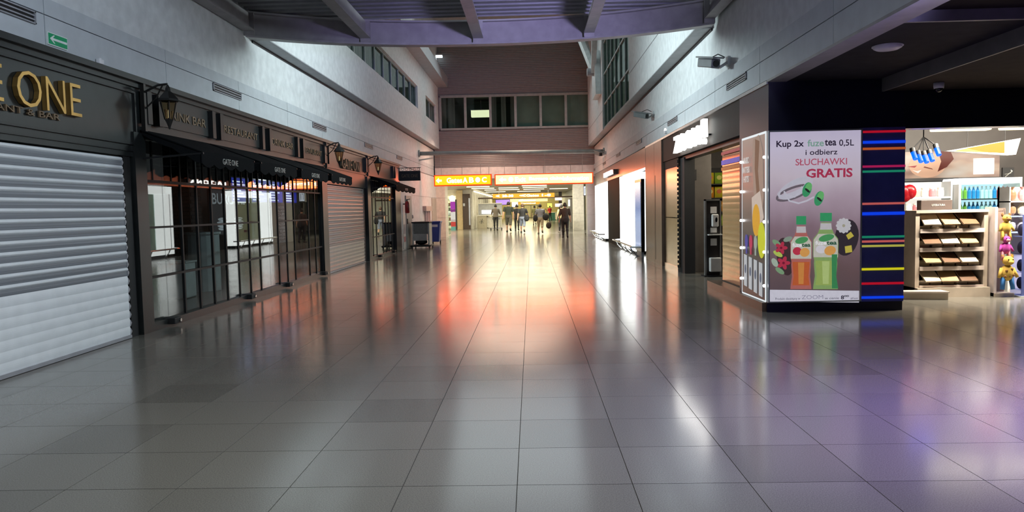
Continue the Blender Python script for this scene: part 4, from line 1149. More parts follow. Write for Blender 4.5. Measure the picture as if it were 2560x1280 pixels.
bottle_art(2063, 554, 32, '8aa868', 'b4c880', '9ab060', True)
art('bottle_shade', [(2078, 634), (2092, 634), (2090, 690), (2095, 720), (2079, 720)], '3f8a58')

# --- side poster on the same corner, facing the hall
sp_ = thing('poster_light_box', 'narrow backlit side poster with glowing edges facing the hall', 'poster', (RX, 10.45, .14))
def sb_bg():
    m = bpy.data.materials.new('side_poster_print'); m.use_nodes = True
    nt = m.node_tree; b = nt.nodes['Principled BSDF']; b.inputs['Roughness'].default_value = .3; b.inputs['Base Color'].default_value = (.05, .05, .05, 1)
    tc = nt.nodes.new('ShaderNodeTexCoord'); sx = nt.nodes.new('ShaderNodeSeparateXYZ'); nt.links.new(tc.outputs['Generated'], sx.inputs[0])
    r = nt.nodes.new('ShaderNodeValToRGB'); e = r.color_ramp.elements
    e[0].color = lin('#181618') + (1,); e[1].color = lin('#8a7c74') + (1,)
    for p, c in ((.3, '#1e1a1c'), (.45, '#4c423e'), (.7, '#6e605a')):
        k = e.new(p); k.color = lin(c) + (1,)
    nt.links.new(sx.outputs['Z'], r.inputs[0]); nt.links.new(r.outputs[0], b.inputs['Emission Color']); b.inputs['Emission Strength'].default_value = .8
    return m
YA, YB = 9.96, 11.05
MB().box(RX - .012, RX + .02, YA, YB, .15, 2.37).build('print_panel', sb_bg(), sp_)
edge = emat('edge_glow', (.9, .97, 1.0), .8)
for b_ in ((YA - .007, YA + .007, .14, 2.39), (YB - .007, YB + .007, .14, 2.39), (YA, YB, 2.36, 2.39), (YA, YB, .13, .15)):
    MB().box(RX - .016, RX + .0, *b_).build('edge_light', edge, sp_)
for z in (.35, .8, 1.2, 1.62, 2.05):
    for y in (YA, YB): MB().sphere((RX - .03, y, z), .02, n=8, m=6).build('led_spot', emat('led_spot', (1, 1, 1), 9), sp_)
def sart(name, pts, c):
    _lay[0] += 1; x = RX - .0125 - .0002 * (_lay[0] % 60)
    MB().prism([(YB - u * (YB - YA), .15 + v * 2.22) for u, v in pts], 'x', x - .0004, x).build(name, ink(c, .8), sp_)
sart('figure', [(.50, .98), (.75, 1.0), (.9, .9), (.95, .62), (.85, .5), (.62, .52), (.52, .68), (.48, .85)], 'a08a7c')
sart('hair', [(.60, .98), (.78, .96), (.72, .78), (.80, .62), (.66, .64), (.58, .8)], '7a5c48')
sart('shirt', [(.45, .62), (.8, .66), (.95, .5), (.7, .40), (.48, .46)], 'c8b8ac')
sart('balloon', ell(.64, .48, .16, .10, 0), 'd8a030'); sart('balloon', ell(.86, .36, .15, .11, 0), 'c8cc30')
for k, (y0, s_) in enumerate(((.86, 'MUSIC'), (.80, 'MATTERS'), (.74, 'HITS'))):
    _lay[0] += 1
    text('print_letters', s_, .26 + .07 * (k == 1), .09, (RX - .028, YB - .25, .15 + y0 * 2.22), '-x', ink('d8d4d0'), sp_, depth=.001, bold=.03)
for k in range(4):
    u = .10 + k * .22
    sart('earphone_pack', [(u, .05 - .01 * k), (u + .14, .045 - .01 * k), (u + .14, .25 - .01 * k), (u, .255 - .01 * k)], 'b8bcc0')
    sart('pack_detail', ell(u + .07, .16 - .01 * k, .04, .03), '5a6478')
for u, c in ((.22, '4a4a9a'), (.42, 'b83858'), (.62, '9aa49a')):
    sart('hand_figure', ell(u, .34, .07, .045), c); sart('hand_figure', [(u - .03, .26), (u + .03, .26), (u + .03, .33), (u - .03, .33)], c)

# ------------------------------------------------------------------ kiosk shop interior on the right
beige = mat('beige_laminate', (.50, .42, .34), .45)
pinkish = mat('shelf_edge', (.68, .58, .52), .4)
shop_wall = mat('shop_back_wall', (.03, .025, .023), .6)
struct('wall_kiosk_rear', MB().box(5.0, 12, 13.55, 13.7, 0, 3.0).box(4.88, 4.95, 10.26, 13.55, 0, 2.89), shop_wall)
struct('wall_kiosk_end', MB().box(10.6, 10.7, 10.3, 13.5, 0, 2.89), shop_wall)
struct('ceiling_kiosk', MB().box(4.9, 12, 10.2, 13.6, 2.9, 3.0), mat('kiosk_ceiling', (.05, .045, .045), .7))
paper = mat('book_pages', (.62, .52, .38), .8)
def gondola(label, xa, xb, yf, yb, zs, top):
    t = thing('book_shelf', label, 'shelf', ((xa + xb) / 2, yf, 0))
    MB().box(xa, xb, yb - .03, yb, 0, top).build('back_panel', black_matt, t)
    for x in (xa, xb): MB().box(x - .03, x + .03, yf - .02, yb, 0, top).build('side_panel', beige, t)
    MB().box(xa - .03, xb + .03, yf - .04, yb, top, top + .04).build('top_board', beige, t)
    MB().box(xa - .03, xb + .03, yf - .10, yb, 0, .14).build('base', beige, t)
    for z in zs:
        s = MB().box(xa + .03, xb - .03, yf - .02, yb - .03, z - .02, z).build('shelf_board', black_matt, t)
        MB().box(xa + .03, xb - .03, yf - .045, yf - .02, z - .045, z + .015).build('price_rail', pinkish, s)
    return t
gondola('beige book shelf unit facing the hall with stacked books and magazines', 5.72, 6.72, 11.25, 11.75, (.16, .44, .72, 1.0), 1.25)
gondola('beige shelf unit partly behind the navy striped wall', 5.35, 6.0, 12.3, 12.8, (.2, .5, .8, 1.08), 1.32)
cols = {'tan': (.42, .28, .13), 'cream': (.62, .52, .36), 'brown': (.16, .08, .04), 'red': (.45, .03, .03), 'white': (.7, .68, .62), 'grey': (.25, .22, .20), 'olive': (.32, .30, .12)}
ordinal = ('lowest', 'second lowest', 'second highest', 'highest')
def book(x, y, z, w, d, h, rz, tilt, c, label, group):
    t = thing('book', label, 'book', (x, y, z), group)
    t.rotation_euler = (tilt, 0, rz)
    m = MB()
    for b in ((-w / 2, w / 2, -d / 2, d / 2, 0, .004), (-w / 2, w / 2, -d / 2, d / 2, h - .004, h), (-w / 2, w / 2, d / 2 - .004, d / 2, 0, h)): m.box(*b)
    me = m.mesh('cover', mat('cover_' + c, cols[c], .35)); link('cover', me, t)
    me = MB().box(-w / 2 + .004, w / 2 - .004, -d / 2 + .004, d / 2 - .005, .0042, h - .0042).mesh('pages', paper); link('pages', me, t)
for r, z in enumerate((.16, .44, .72, 1.0)):
    for k in range(5):
        xc = 5.86 + k * .185; n = random.choice((2, 3, 4)); zz = z + .016
        for q in range(n):
            c = random.choice(list(cols)); h = random.choice((.018, .026, .034))
            book(xc, 11.42 + random.uniform(-.01, .01), zz + .001, .165, .24, h, random.uniform(-.06, .06), 0, c, '%s book in the flat stacks on the %s board of the book shelf' % (c, ordinal[r]), 'stacked books on the beige shelf unit')
            zz += h + .001
    # tilted face-out books leaning on the stack front
    for k in range(3):
        c = ('cream', 'tan', 'brown')[(k + r) % 3]
        book(5.92 + k * .27, 11.29, z + .155, .24, .29, .022, random.uniform(-.1, .1), R(38), c, '%s book tilted face out on the %s board of the book shelf' % (c, ordinal[r]), 'face out books on the beige shelf unit')
for r, z in enumerate((.2, .5, .8, 1.08)):
    for k in range(3):
        c = ('red', 'white', 'olive', 'grey')[(k + r) % 4]
        book(5.50 + k * .18, 12.45, z + .02, .16, .24, .05, random.uniform(-.08, .08), R(12), c, '%s magazine pack on the %s board of the shelf behind the navy wall' % (c, ordinal[r]), 'magazine packs behind the navy wall')
t = thing('shelf_header', 'dark header box with pale lettering standing on the beige book shelf', 'sign', (6.15, 11.6, 1.30))
MB().box(5.93, 6.40, 11.55, 11.68, 1.291, 1.44).build('box', mat('header_brown', (.07, .05, .045), .5), t, bevel=.006)
text('header_letters', 'LITERATURA', .20, .03, (6.19, 11.545, 1.365), '-y', mat('sign_white', (.55, .54, .5), .5), t, depth=.004)
# low display plinth
t = thing('floor_plinth', 'low pale angled plinth on the floor in front of the book shelf', 'plinth', (5.75, 11.0, 0))
MB().prism([(5.35, 10.98), (5.98, 10.86), (6.0, 11.1), (5.4, 11.12)], 'z', 0, .10).build('body', beige, t)
MB().prism([(5.33, 10.96), (5.99, 10.84), (6.01, 11.12), (5.38, 11.13)], 'z', .10, .12).build('top', pinkish, t)

# back wall: picture banner, white shelves, drinks cooler
def banner_mat():
    m = bpy.data.materials.new('banner_print'); m.use_nodes = True
    nt = m.node_tree; b = nt.nodes['Principled BSDF']; b.inputs['Base Color'].default_value = (.06, .05, .045, 1)
    tc = nt.nodes.new('ShaderNodeTexCoord'); n = nt.nodes.new('ShaderNodeTexNoise'); n.inputs['Scale'].default_value = 1.6; n.inputs['Detail'].default_value = 2
    mp = nt.nodes.new('ShaderNodeMapping'); mp.inputs['Scale'].default_value = (1.6, 1, 1); nt.links.new(tc.outputs['Generated'], mp.inputs[0]); nt.links.new(mp.outputs[0], n.inputs[0])
    r = nt.nodes.new('ShaderNodeValToRGB'); e = r.color_ramp.elements
    e[0].position = .3; e[0].color = lin('#7a3a34') + (1,); e[1].position = .75; e[1].color = lin('#fff0dc') + (1,)
    for p, c in ((.42, '#b07a68'), (.52, '#e6b898'), (.62, '#f4d8be')): k = e.new(p); k.color = lin(c) + (1,)
    nt.links.new(n.outputs['Fac'], r.inputs[0]); nt.links.new(r.outputs[0], b.inputs['Emission Color']); b.inputs['Emission Strength'].default_value = .5
    return m
t = thing('picture_banner', 'long backlit picture banner with a close up portrait over the drinks cooler', 'banner', (7.3, 13.5, 1.82))
MB().box(6.2, 8.28, 13.48, 13.55, 1.83, 2.30).build('panel', banner_mat(), t)
MB().box(6.2, 8.30, 13.44, 13.55, 1.78, 1.83).build('lower_edge', black_matt, t)
def bart(name, pts, c, k, s=.8): MB().prism(pts, 'y', 13.478 - .001 * k, 13.4785 - .001 * k).build(name, emat('banner_' + c, lin('#' + c), s), t)
bart('face', circle(7.02, 2.06, .32, .22), 'e8b898', 1); bart('hair', [(7.2, 2.30), (7.42, 2.30), (7.48, 2.16), (7.36, 2.02), (7.2, 1.94), (7.26, 2.12)], '6a2c22', 2)
bart('smile', [(6.75, 1.98), (6.86, 1.92), (6.92, 1.98), (6.84, 1.96)], 'fff4ea', 3); bart('brow', [(6.95, 2.02), (7.12, 1.98), (7.1, 2.0), (6.97, 2.04)], '8a4a3a', 4)
bart('lips', [(6.66, 2.04), (6.84, 2.06), (6.8, 2.02)], 'b04a4a', 5)
bart('lit_lamp', [(7.82, 1.88), (8.18, 1.88), (8.18, 2.16), (7.82, 2.16)], 'fff6e6', 7, 2.5)
t = thing('drinks_cooler', 'bright lit drinks cooler with bottles against the back wall of the shop', 'cooler', (7.8, 13.3, 0))
cool = emat('cooler_glow', (.62, .85, 1.0), 1.6)
MB().box(7.30, 8.30, 13.40, 13.46, .9, 1.75).build('lit_back', cool, t)
for x in (7.28, 8.30): MB().box(x, x + .04, 12.95, 13.46, 0, 1.78).build('side_panel', white_panel, t)
MB().box(7.28, 8.34, 12.95, 13.46, 0, .9).build('lower_case', white_panel, t)
MB().box(7.28, 8.34, 12.95, 13.46, 1.70, 1.80).build('lit_header', emat('cooler_header', (1, .97, .92), 2.5), t)
for z in (1.16, 1.43): MB().box(7.32, 8.30, 12.97, 13.40, z, z + .02).build('shelf_board', chrome, t)
MB().box(7.32, 8.30, 12.94, 12.96, .95, 1.72).build('glass_door', clear_glass, t)
bcol = {'blue': (.03, .25, .65), 'green': (.20, .42, .06), 'red': (.5, .03, .03), 'clear': (.5, .7, .8)}
def drink(x, y, z, c, label):
    t = thing('drink_bottle', label, 'bottle', (x, y, z), 'bottles in the lit cooler')
    key = 'drink_' + c
    me = bpy.data.meshes.get(key) or MB().lathe((0, 0, 0), [(.026, 0), (.03, .01), (.03, .13), (.012, .18), (.012, .195)], 10).mesh(key, mat('drink_liquid_' + c, bcol[c], .15))
    link('body', me, t)
    me = bpy.data.meshes.get('cap_' + c) or MB().lathe((0, 0, 0), [(.014, .195), (.014, .215)], 8).mesh('cap_' + c, mat('cap_mat_' + c, (.6, .6, .62), .4))
    link('cap', me, t)
for r, z in enumerate((.901, 1.181, 1.451)):
    for k in range(13):
        c = 'green' if k < 3 else ('blue' if k < 6 else ('clear' if k < 9 else ('blue' if k < 10 else 'red')))
        if r < 2 and c == 'red': c = 'blue'
        drink(7.37 + k * .072, 13.18, z, c, '%s drink bottle on the %s board of the lit cooler' % (c, ('bottom', 'middle', 'top')[r]))
t = thing('wall_shelf', 'bright white wall shelf with small goods to the left of the drinks cooler', 'shelf', (6.75, 13.4, 0))
MB().box(6.2, 7.24, 13.42, 13.48, .3, 1.76).build('lit_back', emat('shelf_glow', (1, .95, .85), .9), t)
for z in (.9, 1.2, 1.47): MB().box(6.2, 7.24, 13.12, 13.42, z, z + .03).build('shelf_board', white_panel, t)
for x in (6.17, 7.24): MB().box(x, x + .03, 13.12, 13.48, 0, 1.76).build('side_panel', white_panel, t)
gc = {'pink': (.6, .18, .2), 'white': (.7, .68, .66), 'green': (.2, .4, .15), 'beige': (.55, .42, .25)}
for r, z in enumerate((.931, 1.231, 1.501)):
    for k in range(7):
        c = random.choice(list(gc))
        tt = thing('gift_jar', '%s lidded jar on the %s board of the bright wall shelf' % (c, ('bottom', 'middle', 'top')[r]), 'jar', (6.3 + k * .14, 13.26, z), 'jars on the bright wall shelf')
        key = 'jar_' + c
        me = bpy.data.meshes.get(key) or MB().lathe((0, 0, 0), [(.045, 0), (.055, .02), (.055, .10), (.045, .13)], 12).mesh(key, mat('jar_mat_' + c, gc[c], .3))
        link('body', me, tt)
        me = bpy.data.meshes.get('jar_lid') or MB().lathe((0, 0, 0), [(.05, .13), (.05, .155)], 12).mesh('jar_lid', mat('jar_lid_mat', (.6, .55, .5), .4))
        link('lid', me, tt)
t = thing('no_smoking_sign', 'black square no smoking plaque on the dark back wall beside the cooler', 'sign', (8.47, 13.54, 1.8))
nosmoke(t, 8.46, 13.54, 1.89, .2)
# triangular light box and ceiling lights
t = thing('triangle_light_box', 'orange and yellow triangular light box hanging above the book shelf', 'sign', (7.2, 12.4, 2.2))
MB().prism([(6.74, 2.23), (7.92, 2.41), (7.85, 2.15), (7.72, 2.14)], 'y', 12.36, 12.46).build('case', mat('triangle_case', (.6, .58, .56), .4), t)
MB().prism([(7.06, 2.268), (7.66, 2.362), (7.66, 2.18), (7.35, 2.20)], 'y', 12.35, 12.359).build('orange_face', emat('triangle_orange', (1.0, .24, .0), 1.3), t)
MB().prism([(6.84, 2.225), (7.06, 2.265), (7.34, 2.20)], 'y', 12.35, 12.359).build('yellow_face', emat('triangle_yellow', (.62, .72, .12), 1.0), t)
MB().prism([(7.68, 2.37), (7.88, 2.40), (7.83, 2.17), (7.68, 2.18)], 'y', 12.35, 12.359).build('pale_face', emat('triangle_pale', (1, .85, .5), 1.0), t)
for x in (7.1, 7.7): MB().cyl((x, 12.41, 2.38 if x > 7.5 else 2.28), (x, 12.41, 2.9), .006, n=6).build('wire', black_matt, t)
for x0, x1, w in ((5.75, 6.55, 'end nearest the navy wall'), (6.72, 7.45, 'far end from the navy wall')):
    t = thing('tube_light', 'warm ceiling tube light inside the kiosk shop at the %s' % w, 'light', ((x0 + x1) / 2, 10.9, 2.45))
    MB().box(x0, x1, 10.85, 11.0, 2.42, 2.48).build('tube', emat('tube_glow', (1, .86, .5), 2.2), t, bevel=.015)
    MB().box(x0 - .05, x1 + .05, 10.83, 11.02, 2.485, 2.53).build('housing', white_panel, t)
    for x in (x0 + .1, x1 - .1): MB().cyl((x, 10.92, 2.53), (x, 10.92, 2.9), .01, n=6).build('hanger', grey_steel, t)
# cluster of blue spot lamps by the navy wall
bl = emat('blue_spot', (.0, .06, 1.0), 3.5)
for k, (x, z) in enumerate(((5.50, 2.08), (5.58, 2.04), (5.66, 2.03), (5.74, 2.05), (5.83, 2.13))):
    t = thing('blue_spot_lamp', 'small blue spot lamp in the cluster hanging beside the navy wall', 'lamp', (x, 10.9, z), 'blue spot lamp cluster')
    MB().cyl((x, 10.88, z - .05), (x, 10.95, z + .05), .033, n=12).build('glass', bl, t)
    MB().cyl((x, 10.95, z + .05), (x, 10.98, z + .11), .036, n=12).build('housing', black_matt, t)
    MB().tube([(x, 10.97, z + .1), (5.66, 10.98, 2.35), (5.66, 10.98, 2.9)], .008, 6).build('arm', black_matt, t)
t = thing('red_balloon', 'red heart shaped balloon half hidden behind the navy wall', 'balloon', (6.02, 12.2, 1.5))
MB().sphere((5.99, 12.2, 1.55), .13, .06, .14).sphere((6.08, 12.2, 1.58), .11, .06, .12).build('balloon', mat('balloon_red', (.5, .01, .02), .25), t, smooth=True)
MB().cyl((6.02, 12.2, 1.20), (6.02, 12.2, 1.43), .006, n=6).build('stem', white_panel, t)

# plush rack at the right
def plush(name, label, x, y, z, cols_, spots=None, limbs=None, s=1.0):
    t = thing(name, label, 'soft toy', (x, y, z))
    m1, m2 = cols_
    MB().sphere((x, y, z), .085 * s, .07 * s, .11 * s).build('body', m1, t, smooth=True)
    h = MB().sphere((x, y - .02, z + .16 * s), .07 * s, .06 * s, .065 * s).build('head', m1, t, smooth=True)
    MB().sphere((x, y - .08 * s, z + .145 * s), .035 * s, .03 * s, .028 * s).build('muzzle', m2, h, smooth=True)
    for q in (-1, 1):
        MB().sphere((x + q * .06 * s, y, z + .22 * s), .022 * s, .012 * s, .035 * s).build('ear', m2, h, smooth=True)
        MB().sphere((x + q * .028 * s, y - .075 * s, z + .18 * s), .008 * s).build('eye', black, h)
        MB().cyl((x + q * .05 * s, y, z - .06 * s), (x + q * .07 * s, y - .02, z - .22 * s), .032 * s, .026 * s).build('leg', limbs or m1, t, smooth=True)
        MB().cyl((x + q * .07 * s, y, z + .06 * s), (x + q * .12 * s, y - .03, z - .06 * s), .024 * s, .02 * s).build('arm', m1, t, smooth=True)
    if spots:
        for a, b in ((-.04, .03), (.03, .05), (.0, -.04), (.05, -.03), (-.055, -.045)):
            MB().sphere((x + a * s, y - .055 * s, z + b * s), .018 * s, .012 * s, .018 * s).build('spot', spots, t, smooth=True)
    MB().cyl((x, y + .02, z + .2 * s), (x, y + .05, z + .32 * s), .004, n=6).build('loop', black_matt, t)
    return t
yel_p = mat('plush_yellow', (.55, .36, .07), .9, bump=.3); brn_p = mat('plush_brown', (.20, .09, .03), .9, bump=.3); pnk = mat('plush_pink', (.6, .22, .28), .9, bump=.3)
mag = mat('plush_magenta', (.45, .05, .32), .9, bump=.3); blu_p = mat('plush_blue', (.03, .16, .45), .8, bump=.3)
t = thing('toy_rack', 'tall rack with hooks holding soft toys next to the book shelf', 'rack', (6.95, 11.3, 0))
MB().box(6.80, 6.84, 11.15, 11.4, 0, 1.32).build('side_panel', mat('rack_panel', (.6, .52, .50), .45), t)
MB().box(6.84, 7.08, 11.36, 11.40, 0, 1.3).build('back_panel', mat('rack_back', (.18, .12, .10), .6), t)
MB().box(6.80, 7.08, 11.12, 11.4, 0, .05).build('base', beige, t)
for z in (.42, .72, 1.0, 1.25): MB().cyl((6.93, 11.36, z), (6.93, 11.18, z + .01), .006, n=6).build('hook', chrome, t)
plush('plush_dog', 'tan soft toy dog hanging at the top of the toy rack', 6.90, 11.06, 1.02, (yel_p, brn_p), None, None, .85)
plush('plush_bear', 'pink and magenta soft toy hanging in the middle of the toy rack', 6.90, 11.06, .72, (mag, pnk), None, pnk, .8)
plush('plush_giraffe', 'yellow soft toy giraffe with brown spots and blue trousers on the toy rack', 6.92, 11.04, .36, (yel_p, yel_p), brn_p, blu_p, 1.1)
# acrylic tower and black goods, bags behind
t = thing('acrylic_tower', 'clear blue tinted acrylic display tower at the shop entrance', 'display', (7.15, 11.1, 0))
ac = glass('acrylic', (.62, .68, .92), 1.45)
MB().box(7.10, 7.11, 11.0, 11.25, .02, 1.22).box(7.32, 7.33, 11.0, 11.25, .02, 1.22).build('acrylic_sheet', ac, t)
MB().box(7.10, 7.17, 10.99, 11.0, .02, 1.2).build('blue_edge', mat('blue_film', (.10, .13, .36), .3), t)
MB().box(7.08, 7.36, 10.98, 11.28, 0, .02).build('base', white_panel, t)
for z in (.1, .36, .62, .88): MB().box(7.11, 7.32, 11.0, 11.25, z, z + .008).build('tray', ac, t)
for r, z in enumerate((.109, .369, .629, .889)):
    for k in range(2):
        tt = thing('black_pouch', 'black travel pouch on the %s tray of the acrylic tower' % ordinal[r], 'pouch', (7.165 + k * .10, 11.12, z), 'pouches in the acrylic tower')
        MB().sphere((7.165 + k * .10, 11.12, z + .09), .045, .06, .09).build('body', black_matt, tt, smooth=True)
        MB().box(7.14 + k * .10, 7.19 + k * .10, 11.055, 11.062, z + .10, z + .115).build('zip', chrome, tt)
t = thing('sweets_stand', 'white sweets stand with bright bags at the edge of the shop', 'stand', (8.0, 12.0, 0))
MB().box(7.44, 8.42, 12.1, 12.15, 0, 1.62).build('back_panel', M['rack_panel'], t)
for z in (.9, 1.15, 1.38): MB().box(7.44, 8.42, 11.85, 12.1, z, z + .02).build('shelf_board', white_panel, t)
for x in (7.44, 8.40): MB().box(x, x + .02, 11.85, 12.15, 0, 1.62).build('side_panel', white_panel, t)
for r, z in enumerate((.921, 1.171, 1.401)):
    for k in range(6):
        c = random.choice(('cream', 'pink', 'brown'))
        x = 7.54 + k * .155
        tt = thing('sweet_bag', '%s sweets bag on the %s board of the white sweets stand' % (c, ('bottom', 'middle', 'top')[r]), 'bag', (x, 11.95, z), 'sweets bags on the white stand')
        MB().sphere((x, 11.95, z + .09), .065, .05, .09, n=10, m=6).build('bag', mat('sweet_' + c, {'cream': (.65, .55, .42), 'pink': (.6, .3, .3), 'brown': (.3, .16, .09)}[c], .3), tt)
        MB().lathe((x, 11.95, z + .17), [(.01, 0), (.04, .05)], 8).build('tie_top', mat('sweet_' + c, (1, 1, 1)), tt)
# more stock further along, to the right
gondola('beige goods shelf standing further inside the shop behind the acrylic tower', 8.6, 9.5, 11.6, 12.0, (.2, .5, .8, 1.08), 1.3)
# ------------------------------------------------------------------ concourse beyond the tall hall
cwall = mat('concourse_white', (.74, .71, .62), .5)
cceil = mat('concourse_ceiling', (.55, .50, .40), .6)
struct('ceiling_concourse', MB().box(-9.6, 9.0, END + .14, 118, 2.96, 3.1), cceil)
wc = MB(); wc.box(-4.75, -4.42, 55.9, 84, 0, 2.96); wc.box(-9.0, -4.75, 55.9, 56.1, 0, 2.96)
wall_cl = struct('wall_concourse_left', wc, cwall)
for k in range(9): MB().box(-4.42, -4.34, 57.2 + k * 3.0, 57.5 + k * 3.0, 0, 2.8).build('wall_rib', cwall, wall_cl)
struct('wall_concourse_right', MB().box(3.4, 3.6, 50.2, 84, 0, 2.96).box(3.3, 9, END + .15, END + .35, 0, 2.96), mat('concourse_greenish', (.50, .54, .50), .5))
struct('wall_concourse_end', MB().box(-9.6, 9, 117, 117.3, 0, 2.96), mat('concourse_end', (.50, .42, .18), .6))
struct('wall_concourse_side', MB().box(-9.6, -9.4, 40.3, 118, 0, 2.96).box(8.9, 9.1, END, 118, 0, 2.96), cwall)
struct('wall_far_left', MB().box(-9.6, -4.75, 40.2, 40.4, 0, 2.96), white_wall)
# pillars with horizontal joints
def pillar(label, xa, xb, ya, yb, m):
    t = thing('square_pillar', label, 'pillar', ((xa + xb) / 2, ya, 0))
    for z0, z1 in ((0, .06), (.07, 1.06), (1.07, 2.05), (2.06, 2.96)):
        MB().box(xa, xb, ya, yb, z0, z1).build('cladding_panel', m, t)
    MB().box(xa + .02, xb - .02, ya + .02, yb - .02, 0, 2.95).build('core', grey_steel, t)
    return t
pillar('white clad pillar at the left mouth of the concourse', -4.75, -4.30, 37.2, 38.4, cwall)
pillar('grey clad pillar at the right mouth of the concourse', 2.78, 3.28, 37.3, 38.4, white_panel)
pillar('broad cream clad pillar in the concourse behind the dark clothed person', 2.73, 3.42, 49.0, 49.9, mat('cream_cladding', (.80, .78, .70), .45))
t = thing('totem_sign', 'lit square pictogram sign on a dark post beside the cream pillar', 'sign', (3.02, 41.0, 0))
MB().box(2.98, 3.12, 41.0, 41.1, 0, 2.0).build('post', mat('totem_dark', (.05, .045, .04), .4), t)
MB().box(2.84, 3.16, 40.85, 41.15, 2.06, 2.62).build('light_box', mat('totem_case', (.2, .2, .22), .4), t)
MB().box(2.86, 3.14, 40.84, 40.85, 2.10, 2.58).build('lit_face', emat('totem_face', (.85, .92, 1.0), 1.1), t)
tg = mat('totem_print', (.06, .08, .1), .5)
MB().box(2.91, 2.93, 40.832, 40.84, 2.18, 2.50).box(2.91, 3.0, 40.832, 40.84, 2.48, 2.50).box(3.04, 3.06, 40.832, 40.84, 2.18, 2.50).build('pictogram', tg, t)
MB().box(2.98, 3.12, 40.99, 41.0, .42, .52).build('sticker', white_panel, t)
MB().box(2.9, 3.2, 40.9, 41.2, 0, .02).build('foot', M['totem_dark'], t)
# ceiling light strips
k = 0
for y, xs in ((48.5, ((-4.2, -2.7), (-.6, 1.0))), (52.5, ((-4.2, -2.6), (-2.3, -.9), (-.6, 1.1))), (57.5, ((-3.6, -2.7), (-2.5, -.9), (-.6, 1.0), (1.4, 2.8))), (64, ((-3.9, -2.2), (-1.2, .8))), (74, ((-3.9, -2.2), (-1.2, .8)))):
    for a, b in xs:
        rn = {48.5: 'first', 52.5: 'second', 57.5: 'third', 64: 'fourth', 74: 'fifth'}[y]
        t = thing('ceiling_light', 'long warm light strip in the %s row across the concourse ceiling after the tall hall' % rn, 'light', ((a + b) / 2, y, 2.92), 'concourse ceiling lights')
        MB().box(a, b, y, y + .22, 2.895, 2.945).build('diffuser', emat('strip_glow', (1.0, .9, .62), 1.8), t)
        f = MB(); f.box(a - .03, b + .03, y - .0, y + .22, 2.945, 2.96); f.box(a - .03, a, y, y + .22, 2.895, 2.96); f.box(b, b + .03, y, y + .22, 2.895, 2.96)
        f.build('frame', grey_steel, t)
t = thing('cove_light', 'long glowing strip along the top of the white concourse wall', 'light', (-4.3, 68, 2.7))
MB().box(-4.40, -4.30, 57, 83, 2.80, 2.86).build('tube', emat('cove_glow', (1, .95, .75), 3.0), t)
MB().box(-4.42, -4.40, 57, 83, 2.76, 2.90).build('holder', cwall, t)
# left store: purple tower, shelves, dark panel
t = thing('store_tower', 'tall store tower with purple, white and red bands at the left store entrance', 'display', (-5.6, 54.0, 0))
zz = 0
for h, c in ((.25, (.15, .4, .3)), (.35, (.6, .06, .05)), (.16, (.55, .5, .45)), (.55, (.75, .73, .70)), (.20, (.25, .03, .25)), (.55, (.42, .04, .45))):
    MB().box(-5.85, -5.52, 53.8, 54.2, zz, zz + h - .01).build('band', emat('tower_%d' % int(h * 100 + c[0] * 1000), c, .7), t); zz += h
MB().box(-5.50, -5.42, 53.8, 54.2, 0, 2.2).build('side_panel', black_matt, t)
MB().sphere((-5.72, 53.9, zz + .22), .22, .2, .22).build('globe', emat('globe_lamp', (1, .97, .95), 3), t, smooth=True)
t = thing('store_divider', 'dark brown vertical store divider with a white notice at the store exit', 'panel', (-4.85, 55.4, 0))
MB().box(-5.1, -4.56, 55.4, 55.75, 0, 2.62).build('panel', mat('brown_panel', (.05, .028, .018), .4), t)
MB().box(-4.66, -4.56, 55.36, 55.4, .3, 2.3).build('steel_edge', mat('edge_steel', (.4, .45, .55), .3, metal=.5), t)
MB().box(-5.08, -4.94, 55.39, 55.4, 1.72, 1.92).build('notice', emat('notice_glow', (.8, .75, .6), .5), t)
struct('wall_store_cream', MB().box(-5.6, -5.12, 55.5, 55.8, 0, 2.9), mat('store_cream', (.66, .52, .28), .5))
t = thing('perfume_shelf', 'lit store shelf with dark goods inside the left concourse store', 'shelf', (-5.9, 55.4, 0))
MB().box(-6.8, -5.62, 55.5, 55.55, .1, 2.5).build('lit_back', emat('perfume_glow', (1, .86, .5), 1.2), t)
for k in range(5):
    MB().box(-6.8, -5.62, 55.2, 55.5, .3 + k * .36, .33 + k * .36).build('shelf_board', brown, t)
for r in range(5):
    for k in range(6):
        c = ('black', 'white', 'red')[(r * 2 + k) % 3]
        tt = thing('perfume_box', '%s goods box on the %s board of the lit store shelf' % (c, ('bottom', 'second', 'third', 'fourth', 'top')[r]), 'box', (-6.6 + k * .17, 55.32, .331 + r * .36), 'goods on the lit store shelf')
        MB().box(-6.65 + k * .17, -6.53 + k * .17, 55.26, 55.38, .331 + r * .36, .331 + r * .36 + (.2 if k % 2 else .26)).build('carton', mat('carton_' + c, {'black': (.02, .018, .016), 'white': (.6, .56, .5), 'red': (.35, .04, .03)}[c], .4), tt)
        MB().box(-6.62 + k * .17, -6.56 + k * .17, 55.255, 55.26, .40 + r * .36, .46 + r * .36).build('print', gold_dim, tt)
t = thing('glass_screen', 'tall glass side screen at the mouth of the left concourse store', 'panel', (-4.72, 40.5, 0))
MB().box(-4.76, -4.74, 40.45, 43.5, .05, 2.1).build('glass', clear_glass, t)
MB().box(-4.79, -4.71, 40.40, 40.46, 0, 2.15).build('dark_edge', black_matt, t)
